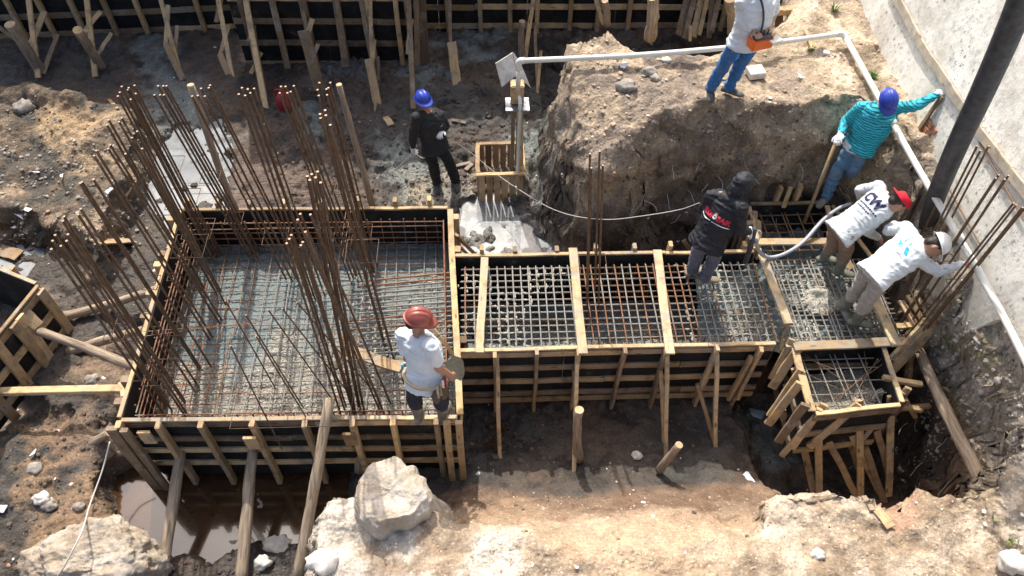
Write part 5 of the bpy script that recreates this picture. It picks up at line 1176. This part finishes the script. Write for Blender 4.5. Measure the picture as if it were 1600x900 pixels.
def person(key, label, shirt, pants, shoe, hf, hu, long=True, gloves=(0, 0), hat='helmet', hatm=None, bare=(0, 0), hair=True, handn=None, toe=None, boots=False, hood=False, girth=1.0, curl=(.5, .5), build=1.0, wr=.006, shirtdrop=.10):
    J = {k: Vector(v) for k, v in PJ[key].items()}
    root = empty('person', (J['ankL']+J['ankR'])/2+Vector((0, 0, -.1)), label, 'person')
    up_ = (J['neck']-J['pel']).normalized(); s_ = (J['shL']-J['shR']); s_ = (s_-up_*s_.dot(up_)).normalized(); f_ = s_.cross(up_)
    hp_ = (J['hipL']-J['hipR']); hp_ = (hp_-up_*hp_.dot(up_)).normalized(); hfz = hp_.cross(up_)
    hf = Vector(hf).normalized(); hu = Vector(hu); hu = (hu-hf*hu.dot(hf)).normalized(); hs = hu.cross(hf)
    TL = (J['neck']-J['pel']).length
    def torso(P, e, lo=-.06, hi=1.0, g=1.0):
        R_ = []
        for t, a, b in ((lo, .158, .115), (.12, .155, .115), (.3, .145*g, .112*g), (.5, .155*g, .118*g), (.7, .172, .12), (.84, .18, .112), (.95, .145, .085), (1.03, .075, .06)):
            if t > hi+.04: continue
            k = max(0, min(1, t)); ax = (hp_.lerp(s_, k)).normalized(); fx = (hfz.lerp(f_, k)).normalized()
            c = J['pel'].lerp(J['neck'], t)+f_*(.02*math.sin(math.pi*k))
            if t == lo and lo < -.07: a, b = .182, .142
            R_.append((c, ax*(a*build+e), fx*(b*build+e)))
        P.loft(R_, 20)
    # body: one continuous skin
    B = Prim(); torso(B, -.012)
    hc = J['head']
    B.cap(J['neck']-up_*.03, hc-hu*.03, .058, .052)
    B.ell(hc+hu*.01, hf*.098, hs*.077, hu*.108); B.ell(hc+hf*.028-hu*.055, hf*.062, hs*.052, hu*.055)      # skull, jaw
    B.cap(hc+hf*.092+hu*.005, hc+hf*.108-hu*.03, .008, .013, 8); B.cap(hc+hf*.088+hs*.028+hu*.024, hc+hf*.088-hs*.028+hu*.024, .011, .011, 8)   # nose, brow
    B.ell(hc+hf*.09-hu*.055, hf*.012, hs*.022, hu*.008); B.ell(hc+hf*.083-hu*.082, hf*.016, hs*.02, hu*.014)  # lips, chin
    for q_ in (-1, 1): B.ell(hc+hs*(.078*q_)-hf*.004-hu*.012, hf*.02, hs*.009, hu*.032)                        # ears
    arms = {}
    for i, sd in enumerate('LR'):
        a, b, c = J['sh'+sd], J['el'+sd], J['wr'+sd]
        B.cap(J['neck'].lerp(a, .5), a, .05, .055); B.cap(a, b, .05*build, .040*build); B.cap(b, c, .041*build, .027*build)
        d = (c-b).normalized(); nn = Vector(handn[i]) if handn else (J['pel']+f_*.2-c)
        if not gloves[i]: hand(B, c, d, nn, 1 if sd == 'L' else -1, curl[i], .93)
        arms[sd] = (c, d, nn)
        h_, k, n_ = J['hip'+sd], J['knee'+sd], J['ank'+sd]; B.cap(h_, k, .078, .052); B.cap(k, n_, .052, .036)
    body = B.build('body', SK, root, .0065, 2)
    for q_ in (-1, 1):
        E_ = Prim(); E_.ell(hc+hf*.091+hs*(.03*q_)+hu*.008, hf*.007, hs*.013, hu*.006); E_.build('eye', EYE, root, .003, 0)
    if hair:
        Hh = Prim(); Hh.ell(hc+hu*.028-hf*.016, hf*.095, hs*.083, hu*.10); Hh.ell(hc-hf*.05-hu*.03, hf*.05, hs*.066, hu*.06); Hh.build('hair', HAIR, root, .008, 2)
    # shirt
    S = Prim(); torso(S, .018, lo=-shirtdrop, g=girth)
    for sd in 'LR':
        a, b, c = J['sh'+sd], J['el'+sd], J['wr'+sd]
        S.cap(J['neck'].lerp(a, .45)-up_*.01, a, .062, .07*build)
        if long: S.cap(a, b, .067*build, .056*build); S.cap(b, b.lerp(c, .93), .056*build, .039)
        else: S.cap(a, a.lerp(b, .62), .069*build, .066*build)
    if hood:
        S.ell(hc-hf*.012+hu*.012, hf*.118, hs*.102, hu*.128); S.cap(J['neck'], hc-hf*.05-hu*.04, .085, .09); S.ell(J['neck']-f_*.05-up_*.02, s_*.12, f_*.06, up_*.06)
    shirt_o = S.build('hooded_jacket' if hood else 'shirt', shirt, root, .0095, 2, wr*1.45, 9, up_, len(label))
    # trousers
    T = Prim()
    T.loft([(J['pel']+up_*.06, hp_*.148*build, hfz*.108*build), (J['pel']+up_*.02, hp_*.158*build, hfz*.118*build), (J['pel']-up_*.05, hp_*.164*build, hfz*.122*build), (J['pel']-up_*.1, hp_*.14, hfz*.11)], 18)
    for sd in 'LR':
        h_, k, n_ = J['hip'+sd], J['knee'+sd], J['ank'+sd]
        T.cap(h_, k, .086, .072); 
        e_ = k.lerp(n_, .42) if boots else k.lerp(n_, .92)
        T.cap(k, e_, .074, .066 if not boots else .068)
        if not boots: T.cap(k.lerp(n_, .8), n_, .064, .066)
    T.build('trousers', pants, root, .0105, 2, .012, 7, Vector((0, 0, 1)), len(label)+3)
    for i, sd in enumerate('LR'):
        n_ = J['ank'+sd]; k = J['knee'+sd]; t_ = Vector(toe[i]).normalized() if toe else (Vector((hfz.x, hfz.y, 0)).normalized()); sl2 = t_.cross(Vector((0, 0, 1)))
        Q = Prim(); z0 = Vector((n_.x, n_.y, n_.z-.095)); zz = Vector((0, 0, 1))
        Q.loft([(z0-t_*.085+zz*.03, sl2*.030, zz*.026), (z0-t_*.05+zz*.038, sl2*.042, zz*.038), (z0+t_*.0+zz*.045, sl2*.044, zz*.045), (z0+t_*.06+zz*.040, sl2*.048, zz*.038), (z0+t_*.12+zz*.031, sl2*.051, zz*.03), (z0+t_*.165+zz*.026, sl2*.042, zz*.024), (z0+t_*.19+zz*.022, sl2*.022, zz*.016)], 14)
        if boots: Q.cap(z0+zz*.05, k.lerp(n_, .38), .052, .064)
        else: Q.cap(z0+zz*.05, n_+(k-n_)*.08, .048, .046)
        bt = Q.build('boot' if boots else 'shoe', shoe, root, .0085, 2, .002, 14)
        So = Prim(); So.loft([(z0-t_*.09+zz*.01, sl2*.03, zz*.011), (z0-t_*.03+zz*.01, sl2*.045, zz*.011), (z0+t_*.1+zz*.01, sl2*.054, zz*.011), (z0+t_*.17+zz*.01, sl2*.044, zz*.011), (z0+t_*.2+zz*.01, sl2*.02, zz*.009)], 12)
        if gloves[i]:
            c, d, nn = arms[sd]; Gp = Prim(); Gp.cap(c-d*.05, c, .036, .034); hand(Gp, c, d, nn, 1 if sd == 'L' else -1, curl[i], 1.06, 1.3); Gp.build('glove', GLV, root, .0065, 1)
    if hat == 'helmet': dome('hard_hat', hatm, root, hc+hu*.045-hf*.010, hf, (hu-hf*(.30 if key == 'G' else .08)).normalized())
    elif hat == 'cap': dome('cap', hatm, root, hc+hu*.045-hf*.004, -hf, (hu-hf*.05).normalized(), 'cap', (.108, .09, .082))
    return root, J, dict(up=up_, s=s_, f=f_, hf=hf, hu=hu, hs=hs), shirt_o

def decal(name, polys, O, xd, yd, nrm, target, mat, par, lift=.004):
    """flat print laid on the cloth: polys in metres on (xd, yd)"""
    me = target.data; o0 = par.location; bv = BVHTree.FromPolygons([tuple(v.co) for v in me.vertices], [tuple(p.vertices) for p in me.polygons])
    bm = bmesh.new()
    for pl in polys:
        try: bm.faces.new([bm.verts.new((x, y, 0)) for x, y in pl])
        except ValueError: pass
    bmesh.ops.triangulate(bm, faces=bm.faces[:])
    for _ in range(3):
        ed = [e for e in bm.edges if e.calc_length() > .018]
        if ed: bmesh.ops.subdivide_edges(bm, edges=ed, cuts=1, use_grid_fill=False); bmesh.ops.triangulate(bm, faces=bm.faces[:])
    for v in bm.verts:
        p = O+xd*v.co.x+yd*v.co.y+nrm*.4-o0; hit, n_, i_, d_ = bv.ray_cast(p, -nrm)
        v.co = (hit if hit is not None else p-nrm*.4)+nrm*lift
    m2 = bpy.data.meshes.new(name); bm.to_mesh(m2); bm.free(); m2.materials.append(mat)
    return link(name, m2, par, Matrix.Translation(o0))
def textpolys(txt, size, cx=0, cy=0, bold=0.0):
    cu = bpy.data.curves.new('t', 'FONT'); cu.body = txt; cu.size = size; cu.align_x = 'CENTER'; cu.align_y = 'CENTER'; cu.offset = bold; cu.resolution_u = 2
    ob = bpy.data.objects.new('t', cu); col.objects.link(ob); dg = bpy.context.evaluated_depsgraph_get(); me = bpy.data.meshes.new_from_object(ob.evaluated_get(dg))
    out = [[(me.vertices[i].co.x+cx, me.vertices[i].co.y+cy) for i in p.vertices] for p in me.polygons]; bpy.data.objects.remove(ob); bpy.data.meshes.remove(me); return out
def disc(cx, cy, r, n=16): return [(cx+r*math.cos(6.283*i/n), cy+r*math.sin(6.283*i/n)) for i in range(n)]
INKN = simple('navy_ink', (.02, .025, .08), .8); INKR = simple('red_ink', (.55, .02, .05), .7); INKW = simple('white_ink', (.8, .8, .8), .7); INKC = simple('cyan_ink', (.02, .42, .75), .7); INKG = simple('teal_ink', (.05, .55, .55), .7)

BLUEH = hmat('blue_hard_hat_plastic', (.015, .045, .38)); BRNH = hmat('brown_red_hard_hat_plastic', (.30, .07, .05)); WHTH = hmat('white_hard_hat_plastic', (.82, .83, .82)); REDC = fabric('red_cap_cloth', (.62, .01, .03))
JEAN = fabric('blue_denim', (.04, .16, .40), .9, (.10, .17, .28)); JEAN2 = fabric('faded_blue_denim', (.12, .25, .42), .9, (.27, .30, .30))
WHT = fabric('white_cotton', (.72, .77, .80), .85, None); GREY = fabric('grey_white_cotton', (.60, .64, .66), .85, (.50, .51, .49)); BLK = fabric('black_cotton', (.022, .022, .025)); NAVB = fabric('black_navy_fabric', (.010, .012, .018), .7)
# G: man in black with blue helmet
g, J, f, so_ = person('G', 'man in black with a blue hard hat and white gloves near the slatted pit', BLK, fabric('black_jogger_cloth', (.012, .012, .016)), SHOE, (.45, -.85, -.22), (.1, -.2, 1), True, (1, 1), 'helmet', BLUEH, hair=True, toe=((.15, -1, 0), (.1, -1, 0)), curl=(.9, .8), build=1.04, girth=1.05)
decal('chest_mark', [[(-.03, .0), (-.012, -.014), (.035, .016), (-.01, -.004)]], J['pel'].lerp(J['neck'], .70)+f['s']*.075, -f['s']*-1, f['up'], f['f'], so_, INKW, g)
# F: brown helmet, tool belt
g, J, f, so_ = person('F', 'worker in a white tee and brown hard hat wearing a tool belt', WHT, fabric('dark_navy_trousers', (.02, .022, .04), .9, (.05, .05, .06)), fabric('grey_mud_boot', (.16, .15, .12), .7, (.3, .28, .24), 0), (.88, .05, -.42), (.2, .05, 1), False, (0, 0), 'helmet', BRNH, toe=((.2, 1, 0), (.3, 1, 0)), boots=True, curl=(.9, .9), girth=1.0, build=1.0)
LEA = fabric('brown_leather', (.10, .065, .04), .7); TANB = fabric('tan_webbing', (.45, .36, .25))
bl = Prim(); c = J['pel']+f['up']*.06
ring = [c+f['s']*(.205*math.cos(a))+f['f']*(.165*math.sin(a)) for a in [6.283*i/24 for i in range(24)]]
vs, fs = tube_data([p-g.location for p in ring], .018, 6, closed=True); link('tool_belt', mesh('tool_belt', vs, fs, TANB, True), g, Matrix.Translation(g.location))
for sgn, a0_ in ((1, .2), (1, -.35), (-1, .1), (-1, -.4)):
    b = c+f['s']*(sgn*.215*math.cos(a0_))-f['f']*(.16*math.sin(-a0_))-f['up']*.10; Q = Prim(); Q.ell(b, f['s']*.03, f['f']*.045, f['up']*.085); pch = Q.build('pouch', LEA, g, .008, 2, .003)
for i in range(7):
    b = c+f['s']*((-1 if i < 4 else 1)*.22)+f['f']*(-.06+.035*(i % 4)); mt = [M['metal'], M['wood'], INKW, M['redp'], INKC, M['metal'], INKN][i]
    o0 = g.location; vs, fs = tube_data([b-f['up']*.1-o0, b+f['up']*.05-o0], .012, 6); link('hand_tool', mesh('hand_tool', vs, fs, mt), g, Matrix.Translation(o0))
sh = empty('shovel', at(705, 548, 1.9), 'shovel with a wooden handle leaning in front of the worker in the brown hard hat', 'shovel')
h0, h1 = at(672, 508, 2.35), at(707, 552, 1.75); tube('handle', [h0, h1], .019, 'wood', sh, seg=10)
d = (at(713, 594, 1.15)-h1); vs = []; fs = []; nx_, ny2 = 8, 10; xd = Vector((1, .25, 0)).normalized(); nn = d.normalized().cross(xd)
for i in range(ny2+1):
    t = i/ny2; wd = .08*(min(1, t*4)**.5)*(1 if t < .6 else math.sqrt(max(0, 1-((t-.6)/.42)**2)))+.01
    for k in range(nx_+1): s2 = (k/nx_*2-1); vs.append(h1+d*t*.95+xd*(wd*s2)+nn*(.03*s2*s2))
for i in range(ny2):
    for k in range(nx_): a = i*(nx_+1)+k; fs.append((a, a+1, a+nx_+2, a+nx_+1))
n0 = len(vs); vs += [v+nn*.004 for v in vs]; fs += [tuple(n0+i for i in reversed(q_)) for q_ in fs[:]]
link('blade', mesh('blade', vs, fs, simple('cement_coated_blade', (.33, .35, .31), .6, .2, 20, .2), True), sh)
scr = empty('wooden_screed', at(580, 555, .98), 'long pale board with a cross handle reaching over the mat beside the tool belt', 'screed')
board('board', at(536, 545, .95), at(628, 575, 1.0), .13, .03, 'wood', scr); board('handle', at(547, 515, 1.05), at(524, 577, 1.0), .045, .045, 'woodold', scr)
# C: hooded man
g, J, f, so_ = person('C', 'man in a black hooded jacket seen from behind, standing on the beam rebar grid', NAVB, fabric('grey_blue_trousers', (.11, .12, .17), .9, (.2, .2, .22)), fabric('tan_mud_shoe', (.25, .21, .15), .9, (.36, .32, .25), 0), (.65, .7, -.3), (.2, .1, 1), True, (1, 1), None, None, toe=((.95, .3, 0), (1, .1, 0)), hood=True, hair=False, girth=1.15, build=1.06, wr=.008, curl=(.9, .9), shirtdrop=.2)
O = J['pel'].lerp(J['neck'], .56); xd = -f['s']; yd = f['up']; nb = -f['f']
for wd_, cx_ in (('ROI', -.085), ('BAR', .10)): decal('back_lettering', textpolys(wd_, .075, cx_, .005, .004), O, xd, yd, nb, so_, INKR, g)
decal('back_emblem', [disc(.008, .008, .026)], O, xd, yd, nb, so_, INKW, g, .006); decal('back_flame', [[(-.008, .034), (.002, .066), (.01, .045), (.02, .07), (.026, .034)]], O, xd, yd, nb, so_, simple('buff_ink', (.7, .42, .3)), g, .006)
decal('back_emblem_centre', [disc(.008, .008, .009, 10)], O, xd, yd, nb, so_, simple('grey_ink', (.35, .35, .4)), g, .009)
decal('back_underline', [[(-.16, -.035), (-.08, -.058), (-.02, -.048), (-.02, -.056), (-.085, -.07), (-.16, -.045)], [(.0, -.05), (.18, -.045), (.18, -.054), (.0, -.06)]], O, xd, yd, nb, so_, INKW, g)
vt = empty('concrete_vibrator', J['wrR'], 'dark motor handle of the concrete vibrator in the white glove of the hooded man', 'vibrator')
wr_ = J['wrR']; tube('grip', [wr_+Vector((.06, .02, .03)), wr_+Vector((.07, -.02, -.22)), wr_+Vector((.06, -.05, -.45))], .028, 'rubber', vt, seg=10); tube('loop', spline([wr_+Vector((.08, 0, .02)), wr_+Vector((.15, .02, -.05)), wr_+Vector((.13, 0, -.2)), wr_+Vector((.08, -.02, -.22))], 5), .008, 'rope', vt, seg=6)
# B: turquoise
g, J, f, so_ = person('B', 'man in a striped turquoise shirt resting one gloved hand on the wall', stripes(), JEAN2, fabric('grey_dust_shoe', (.22, .21, .18), .9, (.36, .33, .28), 0), (.0, -.72, -.7), (0, -.55, .8), True, (1, 1), 'helmet', BLUEH, toe=((.4, -.8, 0), (-.6, -.6, 0)), girth=1.12, build=1.1, wr=.007, curl=(.35, 1.0), handn=((0, -.2, -1), (.6, 0, -1)))
hem = Prim(); up_ = f['up']; c = J['pel']-up_*.045
hem.loft([(c-up_*.03, f['s']*.185, f['f']*.145), (c+up_*.05, f['s']*.18, f['f']*.14)], 20); hem.build('white_hem', WHT, g, .01, 2, .006, 12, up_)
# D: CW
g, J, f, so_ = person('D', 'bending man in a grey white long-sleeved shirt and red cap worn backwards', GREY, fabric('brown_work_trousers', (.27, .19, .14), .9, (.20, .15, .12)), BOOT, (.55, -.25, -.8), (.85, .0, .5), True, (0, 0), 'cap', REDC, toe=((1, -.1, 0), (1, -.3, 0)), boots=True, girth=1.05, build=1.0, wr=.007, curl=(.6, .6), shirtdrop=.16)
O = J['pel'].lerp(J['neck'], .70); xd = -f['s']; yd = f['up']; nb = -f['f']
decal('back_letters', textpolys('CW', .15, .01, .03, .008), O, xd, yd, nb, so_, INKN, g)
ml = []; r_ = random.Random(4)
for row, (x0_, x1_, yy) in enumerate(((-.13, .15, -.055), (-.09, .10, -.095))):
    x_ = x0_
    while x_ < x1_: wd = r_.uniform(.008, .02); ml.append([(x_, yy-.008), (x_+wd, yy-.008), (x_+wd, yy+.009), (x_, yy+.009)]); x_ += wd+r_.uniform(.006, .012)
decal('small_print', ml, O, xd, yd, nb, so_, INKN, g)
# E: white helmet with cyan logo
g, J, f, so_ = person('E', 'bending man in a white long-sleeved shirt and white hard hat gripping a column bar', WHT, fabric('pale_grey_trousers', (.42, .39, .36), .9, (.30, .27, .23)), BOOT, (.25, -.62, -.72), (.8, .1, .5), True, (0, 0), 'helmet', WHTH, toe=((.2, -1, 0), (1, -.2, 0)), boots=True, girth=1.12, build=1.06, wr=.006, curl=(.6, .8), shirtdrop=.14)
O = J['pel'].lerp(J['neck'], .66); xd = -f['s']; yd = f['up']; nb = -f['f']
def lg(pts):
    out = []
    for x_, y_ in pts: dx, dy = (x_-600)/20*.0078, (y_-450)/20*.0078; out.append((dx*.58+dy*.81, dx*.81-dy*.58))
    return out
decal('logo_blade', [lg([(680, 420), (715, 560), (632, 730), (580, 615)]), lg([(540, 175), (575, 330), (600, 320), (575, 380), (460, 370)])], O, xd, yd, nb, so_, INKC, g)
decal('logo_strokes', [lg([(620, 285), (850, 170), (860, 195), (630, 300)]), lg([(700, 430), (790, 370), (810, 385), (715, 450)]), lg([(480, 410), (580, 440), (590, 455), (490, 435)])], O, xd, yd, nb, so_, INKG, g)
ml = []
for i in range(19):
    t = i/18; cx_, cy_ = 230+290*t, 200+560*t; ml.append(lg([(cx_-10, cy_-8), (cx_+10, cy_-12), (cx_+18, cy_+10), (cx_-2, cy_+14)]))
decal('logo_small_print', ml, O, xd, yd, nb, so_, simple('grey_print', (.2, .2, .24)), g)
# A: jeans, remote control
g, J, f, so_ = person('A', 'man in a white tee and blue jeans on the mound operating an orange remote control', WHT, JEAN, SHOE, (.3, -.8, -.5), (.1, -.2, 1), False, (0, 0), None, None, toe=((.9, -.5, 0), (-.1, -1, 0)), girth=1.1, build=1.06, curl=(.7, .7))
rc = empty('remote_control', at(1187, 60, 3.2), 'orange remote control box hanging from a black strap in front of the man in jeans', 'remote control')
M['orange'] = simple('orange_plastic', (.85, .16, .02), .45)
cc = at(1186, 61, 3.22)+Vector((0, -.05, 0)); boxm('case', cc, .24, .13, .12, 'orange', rc, .3); boxm('panel', cc+Vector((.0, -.01, .07)), .2, .1, .02, 'rubber', rc, .3)
for i in range(4): tube('joystick', [cc+Vector((-.07+i*.045, -.01+i*.014, .07)), cc+Vector((-.07+i*.045, -.015+i*.014, .125))], .009, 'rubber', rc, seg=8)
boxm('display', cc+Vector((.14, -.03, .04)), .14, .08, .015, 'pvc', rc, .5)
nk = J['neck']+f['up']*.02; bp = f['f']*.15
tube('strap', spline([nk-f['s']*.07-f['f']*.05, nk-f['s']*.06+f['f']*.11, J['pel'].lerp(J['neck'], .75)+f['f']*.185-f['s']*.02, J['pel'].lerp(J['neck'], .4)+f['f']*.20, cc+Vector((-.02, 0, .08))], 6), .011, 'rubber', rc, seg=6)
